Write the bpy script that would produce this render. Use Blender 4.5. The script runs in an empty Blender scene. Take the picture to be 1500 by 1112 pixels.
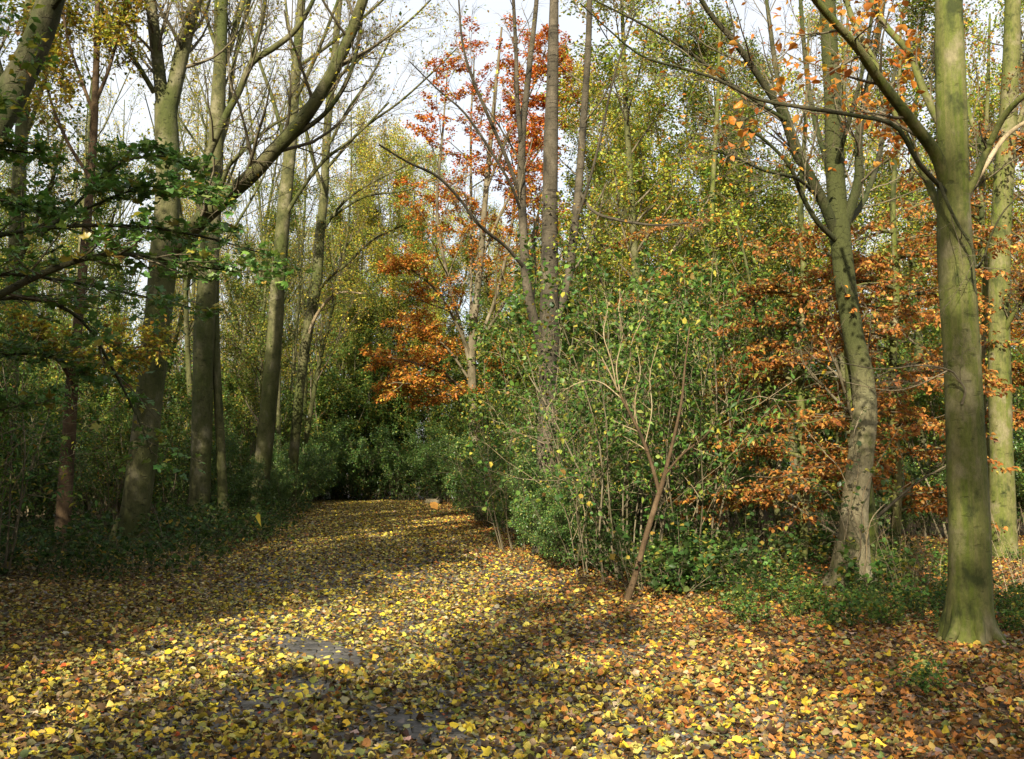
import bpy, math
import numpy as np
from mathutils import Matrix, Vector

# ---------------------------------------------------------------- camera, sky, sun, exposure
SC = bpy.context.scene
COL = SC.collection
FPX, TILT, EYE = 1460.0, math.radians(5.24), 1.6
cam_d = bpy.data.cameras.new('camera')
cam_d.sensor_width = 36.0
cam_d.lens = 36.0 * FPX / 1500.0
cam_d.clip_end = 2000.0
cam = bpy.data.objects.new('camera', cam_d)
COL.objects.link(cam)
cam.location = (0, 0, EYE)
cam.rotation_euler = (math.radians(90) + TILT, 0, 0)
SC.camera = cam

SUN_EL, SUN_AZ = math.radians(29), math.radians(17)      # sun stands behind the camera, to its left
world = bpy.data.worlds.new('World')
SC.world = world
world.use_nodes = True
wn = world.node_tree.nodes
wl = world.node_tree.links
sky = wn.new('ShaderNodeTexSky')
sky.sky_type = 'NISHITA'
sky.sun_disc = False
sky.sun_elevation = SUN_EL
sky.sun_rotation = math.pi + SUN_AZ
sky.air_density = 1.0
sky.dust_density = 3.5
sky.ozone_density = 1.0
bg = wn['Background']
bg.inputs['Strength'].default_value = 0.105
# thin high cloud veiling the whole sky
wtc = wn.new('ShaderNodeTexCoord')
wno = wn.new('ShaderNodeTexNoise')
wno.inputs['Scale'].default_value = 2.2
wno.inputs['Detail'].default_value = 6
wl.new(wtc.outputs['Generated'], wno.inputs['Vector'])
wra = wn.new('ShaderNodeMapRange')
wra.inputs['From Min'].default_value = 0.3
wra.inputs['From Max'].default_value = 0.7
wra.inputs['To Min'].default_value = 0.5
wra.inputs['To Max'].default_value = 0.92
wl.new(wno.outputs['Fac'], wra.inputs['Value'])
wmx = wn.new('ShaderNodeMix')
wmx.data_type = 'RGBA'
wl.new(wra.outputs['Result'], wmx.inputs[0])
wl.new(sky.outputs['Color'], wmx.inputs[6])
wmx.inputs[7].default_value = (3.9, 3.9, 3.85, 1)
wl.new(wmx.outputs[2], bg.inputs['Color'])
sun_d = bpy.data.lights.new('sun', 'SUN')
sun_d.energy = 5.0
sun_d.angle = math.radians(0.53)
sun_d.color = (1.0, 0.89, 0.70)
sun = bpy.data.objects.new('sun', sun_d)
COL.objects.link(sun)
sdir = Vector((math.sin(SUN_AZ) * math.cos(SUN_EL), math.cos(SUN_AZ) * math.cos(SUN_EL), -math.sin(SUN_EL)))
sun.rotation_euler = sdir.to_track_quat('-Z', 'Y').to_euler()
SC.view_settings.view_transform = 'Standard'
SC.view_settings.look = 'None'
SC.view_settings.gamma = 1.0
SC.view_settings.exposure = 1.56
cy = SC.cycles
cy.max_bounces = 4
cy.diffuse_bounces = 2
cy.glossy_bounces = 2
cy.transmission_bounces = 3
cy.caustics_reflective = False
cy.caustics_refractive = False

# ---------------------------------------------------------------- maths helpers
CT, ST = math.cos(TILT), math.sin(TILT)


def W(px, py, Y):
    """photo pixel at distance Y down the view -> world point"""
    u, v = (px - 750) / FPX, (556 - py) / FPX
    k = Y / (CT - v * ST)
    return np.array([u * k, Y, EYE + (ST + v * CT) * k])


def pathx(y):
    return 0.3 - 0.133 * y


def hgt(x, y):
    """ground height: level path, slightly uneven verges"""
    x = np.asarray(x, float); y = np.asarray(y, float)
    d = np.abs(x - pathx(y)) - 2.7
    m = np.clip(d / 1.5, 0, 1)
    n = 0.5 * np.sin(x * 0.9 + 1.3 * np.sin(y * 0.31)) + 0.5 * np.sin(y * 0.7 + 1.7 * np.sin(x * 0.41))
    return m * (0.06 + 0.05 * n)


def nz(v):
    return v / np.maximum(np.linalg.norm(v, axis=-1, keepdims=True), 1e-9)


def catmull(P, n):
    P = np.asarray(P, float)
    Q = np.vstack([2 * P[0] - P[1], P, 2 * P[-1] - P[-2]])
    t = np.linspace(0, len(P) - 1, n)
    i = np.minimum(t.astype(int), len(P) - 2)
    f = (t - i)[:, None]
    p0, p1, p2, p3 = Q[i], Q[i + 1], Q[i + 2], Q[i + 3]
    return 0.5 * (2 * p1 + (p2 - p0) * f + (2 * p0 - 5 * p1 + 4 * p2 - p3) * f ** 2 + (3 * p1 - p0 - 3 * p2 + p3) * f ** 3)


class Geo:
    def __init__(s):
        s.V, s.F, s.C, s.n = [], [], [], 0

    def add(s, v, f, c=None):
        v = np.asarray(v, float).reshape(-1, 3)
        s.V.append(v); s.F.append(np.asarray(f, np.int64) + s.n)
        if c is not None:
            s.C.append(c)
        s.n += len(v)

    def mesh(s, name, mat, org=(0, 0, 0), smooth=True):
        v = np.vstack(s.V) - np.asarray(org, float)
        loops = np.concatenate([f.ravel() for f in s.F])
        tot = np.concatenate([np.full(len(f), f.shape[1], np.int64) for f in s.F])
        st = np.concatenate([[0], np.cumsum(tot)[:-1]])
        me = bpy.data.meshes.new(name)
        me.vertices.add(len(v)); me.vertices.foreach_set('co', v.astype(np.float32).ravel())
        me.loops.add(len(loops)); me.loops.foreach_set('vertex_index', loops.astype(np.int32))
        me.polygons.add(len(tot)); me.polygons.foreach_set('loop_start', st.astype(np.int32))
        me.update(calc_edges=True)
        if smooth:
            me.polygons.foreach_set('use_smooth', np.ones(len(tot), bool))
        if s.C:
            c = np.vstack(s.C)
            a = me.attributes.new('Col', 'FLOAT_COLOR', 'POINT')
            a.data.foreach_set('color', np.hstack([c, np.ones((len(c), 1))]).astype(np.float32).ravel())
        me.materials.append(mat)
        return me


def obj(name, me, parent=None, loc=None, kind=None):
    o = bpy.data.objects.new(name, me)
    COL.objects.link(o)
    if parent is not None:
        o.parent = parent
    if loc is not None:
        o.location = loc
    if kind:
        o['kind'] = kind
    return o


def tag(o, label, cat, group=None, kind=None):
    o['label'] = label; o['category'] = cat
    if group: o['group'] = group
    if kind: o['kind'] = kind
    return o


def thing(name, label, cat, loc, group=None):
    return tag(obj(name, None, loc=tuple(loc)), label, cat, group)


def copy_thing(root, loc, rz, sc, label, group, tiltxy=(0, 0)):
    r = root.copy(); COL.objects.link(r)
    r.location = loc; r.rotation_euler = (tiltxy[0], tiltxy[1], rz)
    r.scale = sc if hasattr(sc, '__len__') else (sc, sc, sc)
    r['label'] = label; r['group'] = group
    for ch in list(root.children):
        c = ch.copy(); COL.objects.link(c); c.parent = r
    return r


# ---------------------------------------------------------------- materials
def new_mat(name):
    m = bpy.data.materials.new(name); m.use_nodes = True
    nt = m.node_tree; nt.nodes.clear()
    return m, nt, nt.nodes, nt.links


def noise(nt, scale, vec=None, detail=5, rough=0.6, sc3=None):
    n = nt.nodes.new('ShaderNodeTexNoise')
    n.inputs['Scale'].default_value = scale
    n.inputs['Detail'].default_value = detail
    n.inputs['Roughness'].default_value = rough
    if vec is not None:
        if sc3:
            mp = nt.nodes.new('ShaderNodeMapping'); mp.inputs['Scale'].default_value = sc3
            nt.links.new(vec, mp.inputs['Vector']); vec = mp.outputs['Vector']
        nt.links.new(vec, n.inputs['Vector'])
    return n


def ramp(nt, fac, stops):
    r = nt.nodes.new('ShaderNodeValToRGB')
    e = r.color_ramp.elements
    while len(e) < len(stops):
        e.new(0.5)
    for i, (p, c) in enumerate(stops):
        e[i].position = p
        e[i].color = (c[0], c[1], c[2], 1) if hasattr(c, '__len__') else (c, c, c, 1)
    nt.links.new(fac, r.inputs['Fac'])
    return r


def mixc(nt, fac, a, b, mode='MIX'):
    m = nt.nodes.new('ShaderNodeMix'); m.data_type = 'RGBA'; m.blend_type = mode
    for s, v in ((m.inputs[0], fac), (m.inputs[6], a), (m.inputs[7], b)):
        if isinstance(v, bpy.types.NodeSocket): nt.links.new(v, s)
        elif hasattr(v, '__len__'): s.default_value = (*v, 1)
        else: s.default_value = v
    return m.outputs[2]


def leaf_mat(name, trans=0.35, gloss=0.06, rough=0.45, tboost=1.25):
    m, nt, N, L = new_mat(name)
    out = N.new('ShaderNodeOutputMaterial')
    at = N.new('ShaderNodeAttribute'); at.attribute_name = 'Col'
    tc = N.new('ShaderNodeTexCoord')
    nn = noise(nt, 45, tc.outputs['Object'], 3)
    col = mixc(nt, 0.55, at.outputs['Color'], ramp(nt, nn.outputs['Fac'], [(0.3, 0.45), (0.7, 1.0)]).outputs['Color'], 'MULTIPLY')
    d = N.new('ShaderNodeBsdfDiffuse'); L.new(col, d.inputs['Color'])
    t = N.new('ShaderNodeBsdfTranslucent')
    tcol = mixc(nt, 1.0, col, (tboost, tboost, tboost * 0.7), 'MULTIPLY')
    L.new(tcol, t.inputs['Color'])
    mx = N.new('ShaderNodeMixShader'); mx.inputs[0].default_value = trans
    L.new(d.outputs[0], mx.inputs[1]); L.new(t.outputs[0], mx.inputs[2])
    g = N.new('ShaderNodeBsdfGlossy'); g.inputs['Roughness'].default_value = rough
    g.inputs['Color'].default_value = (1, 1, 1, 1)
    fr = N.new('ShaderNodeLayerWeight'); fr.inputs['Blend'].default_value = 0.25
    ma = N.new('ShaderNodeMath'); ma.operation = 'MULTIPLY_ADD'
    L.new(fr.outputs['Fresnel'], ma.inputs[0]); ma.inputs[1].default_value = gloss * 2.5; ma.inputs[2].default_value = gloss * 0.4
    mg = N.new('ShaderNodeMixShader')
    L.new(ma.outputs[0], mg.inputs[0]); L.new(mx.outputs[0], mg.inputs[1]); L.new(g.outputs[0], mg.inputs[2])
    L.new(mg.outputs[0], out.inputs['Surface'])
    return m


def bark_mat(name, base, second, dark, pale, streak=(6, 6, 0.8), bands=0.0, bump=0.5, moss=None, fine=40, rise=None, ring=(7, 7, 20)):
    m, nt, N, L = new_mat(name)
    out = N.new('ShaderNodeOutputMaterial')
    tc = N.new('ShaderNodeTexCoord'); ov = tc.outputs['Object']
    n1 = noise(nt, 1.0, ov, 6, 0.65, streak)
    n2 = noise(nt, 3.2, ov, 8, 0.62, (1, 1, 0.7))
    n3 = noise(nt, fine, ov, 6, 0.75, (1, 1, 0.45))
    col = mixc(nt, ramp(nt, n1.outputs['Fac'], [(0.38, 0), (0.62, 1)]).outputs['Color'], base, second)
    col = mixc(nt, ramp(nt, n2.outputs['Fac'], [(0.52, 0), (0.64, 1)]).outputs['Color'], col, pale)
    col = mixc(nt, ramp(nt, n2.outputs['Fac'], [(0.36, 1), (0.47, 0)]).outputs['Color'], col, dark)
    if moss:
        n4 = noise(nt, 1.4, ov, 5, 0.6, (1, 1, 0.45))
        col = mixc(nt, ramp(nt, n4.outputs['Fac'], [(0.42, 0), (0.6, 0.85)]).outputs['Color'], col, moss)
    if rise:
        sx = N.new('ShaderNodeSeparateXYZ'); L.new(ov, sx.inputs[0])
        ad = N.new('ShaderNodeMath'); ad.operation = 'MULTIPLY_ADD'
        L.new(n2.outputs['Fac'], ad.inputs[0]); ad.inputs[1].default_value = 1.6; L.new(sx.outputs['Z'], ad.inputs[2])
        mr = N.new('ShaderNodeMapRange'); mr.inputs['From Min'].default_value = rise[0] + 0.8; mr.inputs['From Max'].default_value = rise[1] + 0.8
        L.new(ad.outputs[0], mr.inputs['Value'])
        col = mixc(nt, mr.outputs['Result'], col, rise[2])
    hsrc = n3.outputs['Fac']
    if bands > 0:
        wv = noise(nt, 1.0, ov, 3, 0.55, ring)
        br = ramp(nt, wv.outputs['Fac'], [(0.30, 0.15), (0.39, 1.0)])
        col = mixc(nt, bands, col, br.outputs['Color'], 'MULTIPLY')
        am = N.new('ShaderNodeMath'); am.operation = 'ADD'
        L.new(br.outputs['Color'], am.inputs[0]); L.new(n3.outputs['Fac'], am.inputs[1]); hsrc = am.outputs[0]
    col = mixc(nt, 0.7, col, ramp(nt, n3.outputs['Fac'], [(0.3, 0.45), (0.65, 1.1)]).outputs['Color'], 'MULTIPLY')
    b = N.new('ShaderNodeBump'); b.inputs['Strength'].default_value = bump; b.inputs['Distance'].default_value = 0.02
    L.new(hsrc, b.inputs['Height'])
    p = N.new('ShaderNodeBsdfPrincipled'); p.inputs['Roughness'].default_value = 0.85
    p.inputs['Specular IOR Level'].default_value = 0.25
    L.new(col, p.inputs['Base Color']); L.new(b.outputs[0], p.inputs['Normal'])
    L.new(p.outputs[0], out.inputs['Surface'])
    return m


M = {}
M['leaf'] = leaf_mat('autumn_leaf', 0.40, 0.022)
M['leafg'] = leaf_mat('glossy_green_leaf', 0.35, 0.055, 0.4)
M['litter'] = leaf_mat('fallen_leaf', 0.15, 0.035, 0.5)
M['beech'] = bark_mat('beech_bark', (0.068, 0.088, 0.010), (0.105, 0.102, 0.034), (0.026, 0.034, 0.006), (0.15, 0.135, 0.072), (13, 13, 0.45), 0.45, 0.45, ring=(6, 6, 13))
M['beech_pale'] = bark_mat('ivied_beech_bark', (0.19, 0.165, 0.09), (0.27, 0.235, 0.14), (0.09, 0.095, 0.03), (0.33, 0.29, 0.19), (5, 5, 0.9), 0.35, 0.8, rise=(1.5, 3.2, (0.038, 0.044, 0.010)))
M['maple'] = bark_mat('maple_bark', (0.068, 0.070, 0.022), (0.10, 0.095, 0.042), (0.03, 0.034, 0.010), (0.15, 0.138, 0.08), (4, 4, 0.7), 0.6, 0.8, (0.042, 0.054, 0.009))
M['maple_dark'] = bark_mat('mossy_bark', (0.038, 0.036, 0.015), (0.055, 0.050, 0.024), (0.015, 0.018, 0.005), (0.085, 0.075, 0.042), (9, 9, 0.9), 0.4, 1.0, (0.028, 0.040, 0.006))
M['cherry'] = bark_mat('cherry_bark', (0.042, 0.036, 0.022), (0.062, 0.052, 0.034), (0.022, 0.019, 0.012), (0.095, 0.08, 0.054), (3, 3, 2.0), 0.55, 0.9, ring=(2.5, 2.5, 30))
M['red'] = bark_mat('red_bark', (0.062, 0.039, 0.018), (0.082, 0.053, 0.026), (0.03, 0.02, 0.009), (0.115, 0.077, 0.042), (4, 4, 1.0), 0.5, 0.8)
M['twig'] = bark_mat('twig_bark', (0.09, 0.075, 0.045), (0.12, 0.10, 0.06), (0.05, 0.045, 0.02), (0.16, 0.14, 0.09), (9, 9, 2), 0.0, 0.2)
M['twig_pale'] = bark_mat('dry_twig', (0.20, 0.155, 0.085), (0.26, 0.205, 0.12), (0.12, 0.09, 0.05), (0.32, 0.27, 0.18), (9, 9, 2), 0.0, 0.2)


def soil_mat():
    m, nt, N, L = new_mat('leaf_mould')
    out = N.new('ShaderNodeOutputMaterial')
    tc = N.new('ShaderNodeTexCoord'); ov = tc.outputs['Object']
    wob = noise(nt, 30, ov, 3)
    vm = N.new('ShaderNodeVectorMath'); vm.operation = 'MULTIPLY_ADD'
    L.new(wob.outputs['Color'], vm.inputs[0]); vm.inputs[1].default_value = (0.05, 0.05, 0.05); L.new(ov, vm.inputs[2])
    vo = N.new('ShaderNodeTexVoronoi'); vo.inputs['Scale'].default_value = 19
    L.new(vm.outputs[0], vo.inputs['Vector'])
    sp = N.new('ShaderNodeSeparateColor'); L.new(vo.outputs['Color'], sp.inputs[0])
    col = ramp(nt, sp.outputs[0], [(0.0, (0.035, 0.022, 0.010)), (0.35, (0.075, 0.045, 0.018)), (0.6, (0.12, 0.065, 0.02)), (0.8, (0.17, 0.10, 0.03)), (1.0, (0.25, 0.17, 0.04))])
    col.color_ramp.interpolation = 'CONSTANT'
    big = noise(nt, 0.6, ov, 4)
    c2 = mixc(nt, 0.6, col.outputs['Color'], ramp(nt, big.outputs['Fac'], [(0.3, 0.5), (0.7, 1.1)]).outputs['Color'], 'MULTIPLY')
    b = N.new('ShaderNodeBump'); b.inputs['Strength'].default_value = 0.9; b.inputs['Distance'].default_value = 0.02
    L.new(sp.outputs[1], b.inputs['Height'])
    p = N.new('ShaderNodeBsdfPrincipled'); p.inputs['Roughness'].default_value = 0.9
    L.new(c2, p.inputs['Base Color']); L.new(b.outputs[0], p.inputs['Normal']); L.new(p.outputs[0], out.inputs['Surface'])
    return m


def paver_mat(name, c0, c1):
    m, nt, N, L = new_mat(name)
    out = N.new('ShaderNodeOutputMaterial')
    tc = N.new('ShaderNodeTexCoord'); oi = N.new('ShaderNodeObjectInfo')
    n1 = noise(nt, 35, tc.outputs['Object'], 5, 0.7)
    ad = N.new('ShaderNodeMath'); ad.operation = 'MULTIPLY_ADD'
    L.new(oi.outputs['Random'], ad.inputs[0]); ad.inputs[1].default_value = 0.35; L.new(n1.outputs['Fac'], ad.inputs[2])
    col = ramp(nt, ad.outputs[0], [(0.35, c0), (0.95, c1)])
    b = N.new('ShaderNodeBump'); b.inputs['Strength'].default_value = 0.4; b.inputs['Distance'].default_value = 0.004
    L.new(n1.outputs['Fac'], b.inputs['Height'])
    p = N.new('ShaderNodeBsdfPrincipled'); p.inputs['Roughness'].default_value = 0.85
    L.new(col.outputs['Color'], p.inputs['Base Color']); L.new(b.outputs[0], p.inputs['Normal']); L.new(p.outputs[0], out.inputs['Surface'])
    return m


M['soil'] = soil_mat()
M['paver'] = paver_mat('grey_paver', (0.04, 0.038, 0.034), (0.10, 0.094, 0.085))
M['joint'] = paver_mat('path_bed', (0.03, 0.026, 0.02), (0.06, 0.05, 0.04))

# ---------------------------------------------------------------- branches, leaves
def tubes(g, pts, rad, sides, lump=0.0, rng=None):
    """pts [B,N,3], rad [B,N] -> tapered tubes"""
    pts = np.asarray(pts, float); rad = np.asarray(rad, float)
    B, N, _ = pts.shape
    T = nz(np.gradient(pts, axis=1))
    mean = nz(pts[:, -1] - pts[:, 0] + 1e-6)
    ref = np.where(np.abs(mean[:, 2:3]) > 0.7, np.array([[1.0, 0.2, 0]]), np.array([[0, 0, 1.0]]))
    U = nz(np.cross(T, ref[:, None, :])); V = np.cross(T, U)
    a = np.arange(sides) * 2 * np.pi / sides
    r = rad[:, :, None] * np.ones(sides)
    if lump > 0:
        z = pts[:, :, 2:3]
        ph = rng.uniform(0, 6.28, 6)
        r = r * (1 + lump * (0.5 * np.sin(2 * a + ph[0] + 0.7 * z) + 0.35 * np.sin(3 * a + ph[1] - 1.1 * z + ph[2])
                             + 0.3 * np.sin(5 * a + ph[3] + 2.3 * z) + 0.4 * np.sin(3.1 * z + ph[4])))
    v = pts[:, :, None, :] + r[..., None] * (np.cos(a)[:, None] * U[:, :, None, :] + np.sin(a)[:, None] * V[:, :, None, :])
    i = np.arange(N - 1)[:, None] * sides; j = np.arange(sides)[None]; k = (j + 1) % sides
    f = np.stack([i + j, i + k, i + sides + k, i + sides + j], -1).reshape(-1, 4)
    f = (f[None] + (np.arange(B) * N * sides)[:, None, None]).reshape(-1, 4)
    g.add(v, f)


def grow(rng, S, D, L, R0, n=5, wob=0.15, up=0.05, r1=0.25):
    B = len(S)
    d = nz(D); p = S.copy(); P = [p]
    st = (L / n)[:, None]
    for i in range(n):
        d = nz(d + wob * rng.normal(size=(B, 3)) + np.array([0, 0, up]))
        p = p + d * st; P.append(p)
    t = np.linspace(0, 1, n + 1)
    return np.stack(P, 1), R0[:, None] * (1 - (1 - r1) * t[None])


def spawn(rng, pts, rad, k, t0, t1, ang, lr, rr=0.6, planar=0.0, lmin=0.0, taper=0.55, upb=0.0):
    """k children from every parent branch"""
    B, N, _ = pts.shape
    L = np.linalg.norm(np.diff(pts, axis=1), axis=2).sum(1)
    t = t0 + (t1 - t0) * (np.arange(k)[None] + rng.uniform(0, 1, (B, k))) / k
    fi = t * (N - 1); i = np.minimum(fi.astype(int), N - 2); f = (fi - i)[..., None]
    b = np.arange(B)[:, None]
    p = pts[b, i] * (1 - f) + pts[b, i + 1] * f
    T = nz(pts[b, i + 1] - pts[b, i])
    r = rad[b, i] * (1 - f[..., 0]) + rad[b, i + 1] * f[..., 0]
    q = rng.normal(size=(B, k, 3))
    q[..., 2] *= (1 - planar); q[..., 2] += upb
    if planar > 0:
        side = np.where((np.arange(k) % 2) == 0, 1.0, -1.0)[None, :, None]
        h = nz(np.cross(T, np.array([0, 0, 1.0])))
        q = q * (1 - 0.7 * planar) + planar * 1.5 * side * h
    q = nz(q - (q * T).sum(-1, keepdims=True) * T)
    a = np.radians(rng.normal(ang[0], ang[1], (B, k)))[..., None]
    d = np.cos(a) * T + np.sin(a) * q
    l = L[:, None] * lr * (1 - taper * t) * rng.uniform(0.6, 1.25, (B, k))
    l = np.maximum(l, lmin)
    return p.reshape(-1, 3), d.reshape(-1, 3), l.ravel(), (r * rr).ravel()


def fold_leaf(w, fold=0.12, droop=0.1):
    v = np.array([[0, 0, 0], [0.45, w, fold], [1, 0, -droop], [0.45, -w, fold]], float)
    return v, np.array([[0, 2, 1], [0, 3, 2]])


def oval_leaf(w, fold=0.1, droop=0.15, stalk=0.18):
    v = np.array([[-stalk, 0, 0.03], [0, 0, 0], [0.22, w * 0.8, fold], [0.6, w, fold * 0.8], [1, 0, -droop],
                  [0.6, -w, fold * 0.8], [0.22, -w * 0.8, fold], [0.5, 0, -0.01], [0.02, 0.02, 0.0]], float)
    return v, np.array([[1, 7, 2], [2, 7, 3], [3, 7, 4], [1, 6, 7], [6, 5, 7], [5, 4, 7], [0, 1, 8]])


def heart_leaf(rng, curl):
    a = np.radians([180, 150, 115, 75, 38, 0, -38, -75, -115, -150])
    r = np.array([0.36, 0.52, 0.55, 0.50, 0.47, 0.62, 0.47, 0.50, 0.55, 0.52]) * rng.uniform(0.9, 1.1, 10)
    x, y = r * np.cos(a), r * np.sin(a) * 0.95
    z = curl * (x ** 2 * rng.uniform(-1, 1.2) + y ** 2 * rng.uniform(0.3, 2.0) + 0.3 * rng.normal(size=10) * r ** 2)
    v = np.vstack([[[0, 0, 0]], np.stack([x, y, z], 1), [[-0.62, 0.03, 0.05 * curl]], [[-0.62, -0.01, 0.05 * curl]]])
    f = [[0, i + 1, (i + 1) % 10 + 1][::-1] for i in range(10)] + [[1, 11, 12]]
    return v, np.array(f)


def maple_leaf(rng, curl=0.5):
    ang = [180, 150, 128, 100, 72, 50, 28, 14, 0, -14, -28, -50, -72, -100, -128, -150]
    rad = [0.28, 0.42, 0.36, 0.34, 0.60, 0.52, 0.33, 0.55, 0.72, 0.55, 0.33, 0.52, 0.60, 0.34, 0.36, 0.42]
    a = np.radians(ang); r = np.array(rad) * rng.uniform(0.88, 1.12, 16)
    x, y = r * np.cos(a), r * np.sin(a)
    z = curl * (x ** 2 * rng.uniform(-0.8, 0.6) + y ** 2 * rng.uniform(-0.6, 1.2) + 0.25 * rng.normal(size=16) * r ** 2)
    v = np.vstack([[[0, 0, 0]], np.stack([x, y, z], 1), [[-0.75, 0.02, 0.0]], [[-0.75, -0.02, 0.0]]])
    f = [[0, i + 1, (i + 1) % 16 + 1][::-1] for i in range(16)] + [[1, 17, 18]]
    return v, np.array(f)


TR = np.random.default_rng(5)
LT = {
    'fold': [fold_leaf(0.33, 0.12, 0.05), fold_leaf(0.38, 0.05, 0.2), fold_leaf(0.30, 0.2, -0.05)],
    'beech': [oval_leaf(0.30, 0.06, 0.1), oval_leaf(0.33, 0.12, 0.25), oval_leaf(0.28, 0.18, 0.3)],
    'round': [oval_leaf(0.42, 0.08, 0.12), oval_leaf(0.40, 0.14, 0.2)],
    'heart': [heart_leaf(TR, c) for c in (0.3, 0.7, 1.1, 1.6, 2.1)],
    'maple': [maple_leaf(TR, c) for c in (0.4, 0.8, 1.3, 1.8)],
    'lance': [oval_leaf(0.17, 0.06, 0.25), oval_leaf(0.2, 0.1, 0.35)],
}


def frames(axis, nrm):
    x = nz(axis); y = nz(np.cross(nrm, x)); z = np.cross(x, y)
    return x, y, z


def put_leaves(g, rng, kind, pos, axis, nrm, size, col):
    x, y, z = frames(axis, nrm)
    T = LT[kind]
    which = rng.integers(0, len(T), len(pos))
    for i, (tv, tf) in enumerate(T):
        s = which == i
        if not s.any():
            continue
        k = len(tv); n = int(s.sum())
        v = pos[s][:, None] + size[s][:, None, None] * (tv[None, :, 0:1] * x[s][:, None] + tv[None, :, 1:2] * y[s][:, None] + tv[None, :, 2:3] * z[s][:, None])
        f = (tf[None] + (np.arange(n) * k)[:, None, None]).reshape(-1, 3)
        g.add(v, f, np.repeat(col[s], k, axis=0))


def palette(rng, n, entries, jit=0.18):
    w = np.array([e[0] for e in entries], float); w /= w.sum()
    c = np.array([e[1] for e in entries], float)[rng.choice(len(entries), n, p=w)]
    return np.clip(c * rng.normal(1, jit, (n, 1)).clip(0.45, 1.6) * rng.normal(1, jit * 0.35, (n, 3)), 0.004, 0.9)


def twig_leaves(rng, pts, m, t0=0.1, spread=0.03, up=1.0, droop=0.2, jitter=0.5):
    """m leaf seats on every twig: positions, axes, normals"""
    B, N, _ = pts.shape
    t = rng.uniform(t0, 1.0, (B, m)); fi = t * (N - 1); i = np.minimum(fi.astype(int), N - 2); f = (fi - i)[..., None]
    b = np.arange(B)[:, None]
    p = pts[b, i] * (1 - f) + pts[b, i + 1] * f
    T = nz(pts[b, i + 1] - pts[b, i])
    side = nz(np.cross(T, np.array([0, 0, 1.0])) + 1e-6) * np.where(rng.random((B, m, 1)) < 0.5, 1, -1)
    ax = nz(0.6 * T + 0.8 * side + jitter * rng.normal(size=(B, m, 3)) + np.array([0, 0, -droop]))
    nr = nz(np.array([0, 0, up]) + jitter * rng.normal(size=(B, m, 3)))
    p = p + spread * rng.normal(size=p.shape)
    return p.reshape(-1, 3), ax.reshape(-1, 3), nr.reshape(-1, 3)


# palettes (linear base colours)
YEL = [(4, (0.46, 0.38, 0.04)), (3, (0.34, 0.35, 0.05)), (2, (0.19, 0.25, 0.04)), (1.2, (0.34, 0.19, 0.03)), (1, (0.56, 0.48, 0.08))]
OLIVE = [(4, (0.12, 0.175, 0.028)), (3, (0.19, 0.215, 0.035)), (2.5, (0.07, 0.125, 0.025)), (1.3, (0.36, 0.29, 0.04)), (0.5, (0.20, 0.11, 0.03))]
GREEN = [(4, (0.055, 0.125, 0.024)), (3, (0.08, 0.16, 0.03)), (2, (0.14, 0.22, 0.05)), (1, (0.26, 0.28, 0.06)), (1, (0.045, 0.10, 0.035))]
DKGREEN = [(5, (0.075, 0.17, 0.034)), (3, (0.105, 0.215, 0.04)), (2, (0.17, 0.26, 0.045)), (0.8, (0.32, 0.27, 0.04)), (0.3, (0.2, 0.11, 0.03))]
BUSH = [(4, (0.065, 0.14, 0.025)), (3, (0.10, 0.18, 0.03)), (1.6, (0.19, 0.26, 0.045)), (3, (0.04, 0.095, 0.022)), (1.0, (0.36, 0.32, 0.05)), (0.5, (0.2, 0.12, 0.03))]
ORANGE = [(4, (0.50, 0.19, 0.025)), (3, (0.42, 0.13, 0.018)), (2, (0.58, 0.29, 0.035)), (0.8, (0.28, 0.10, 0.02)), (1.0, (0.55, 0.40, 0.05))]
BROWNO = [(1.2, (0.24, 0.24, 0.04)), (0.8, (0.48, 0.30, 0.08)), (4, (0.30, 0.12, 0.03)), (3, (0.38, 0.16, 0.035)), (2, (0.22, 0.08, 0.022)), (1.5, (0.46, 0.22, 0.045)), (0.6, (0.42, 0.32, 0.06))]
RED = [(4, (0.47, 0.10, 0.022)), (3, (0.52, 0.17, 0.028)), (1.5, (0.33, 0.06, 0.02)), (2.2, (0.52, 0.26, 0.035))]
IVY = [(5, (0.028, 0.062, 0.014)), (3, (0.05, 0.095, 0.02)), (1.5, (0.09, 0.13, 0.03)), (0.8, (0.28, 0.2, 0.035))]

# ---------------------------------------------------------------- ground and path
def axis_coords(lo, hi, step, far):
    mid = np.arange(lo, hi + 1e-6, step)
    out = np.geomspace(1.0, far - abs(hi), 14)
    return np.concatenate([lo - out[::-1], mid, hi + out])


gx = axis_coords(-30, 30, 0.6, 500.0); gy = axis_coords(-20, 64, 0.6, 500.0)
X, Y = np.meshgrid(gx, gy, indexing='ij')
Vg = np.stack([X, Y, hgt(X, Y) - 0.012], -1).reshape(-1, 3)
ni, nj = len(gx), len(gy)
ii, jj = np.meshgrid(np.arange(ni - 1), np.arange(nj - 1), indexing='ij')
a0 = (ii * nj + jj).ravel()
g = Geo(); g.add(Vg, np.stack([a0, a0 + nj, a0 + nj + 1, a0 + 1], 1))
ground = obj('ground', g.mesh('ground', M['soil']), kind='structure')

PD = nz(np.array([-0.133, 1.0, 0])); PN = np.array([PD[1], -PD[0], 0])   # along, across (to the right)
PO = np.array([0.3, 0, 0])


def on_path(s, t, z=0.0):
    s = np.asarray(s, float); t = np.asarray(t, float)
    return PO + s[..., None] * PD + t[..., None] * PN + np.array([0, 0, 1.0]) * (np.zeros_like(s)[..., None] + np.asarray(z)[..., None] if np.ndim(z) else z)


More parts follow.
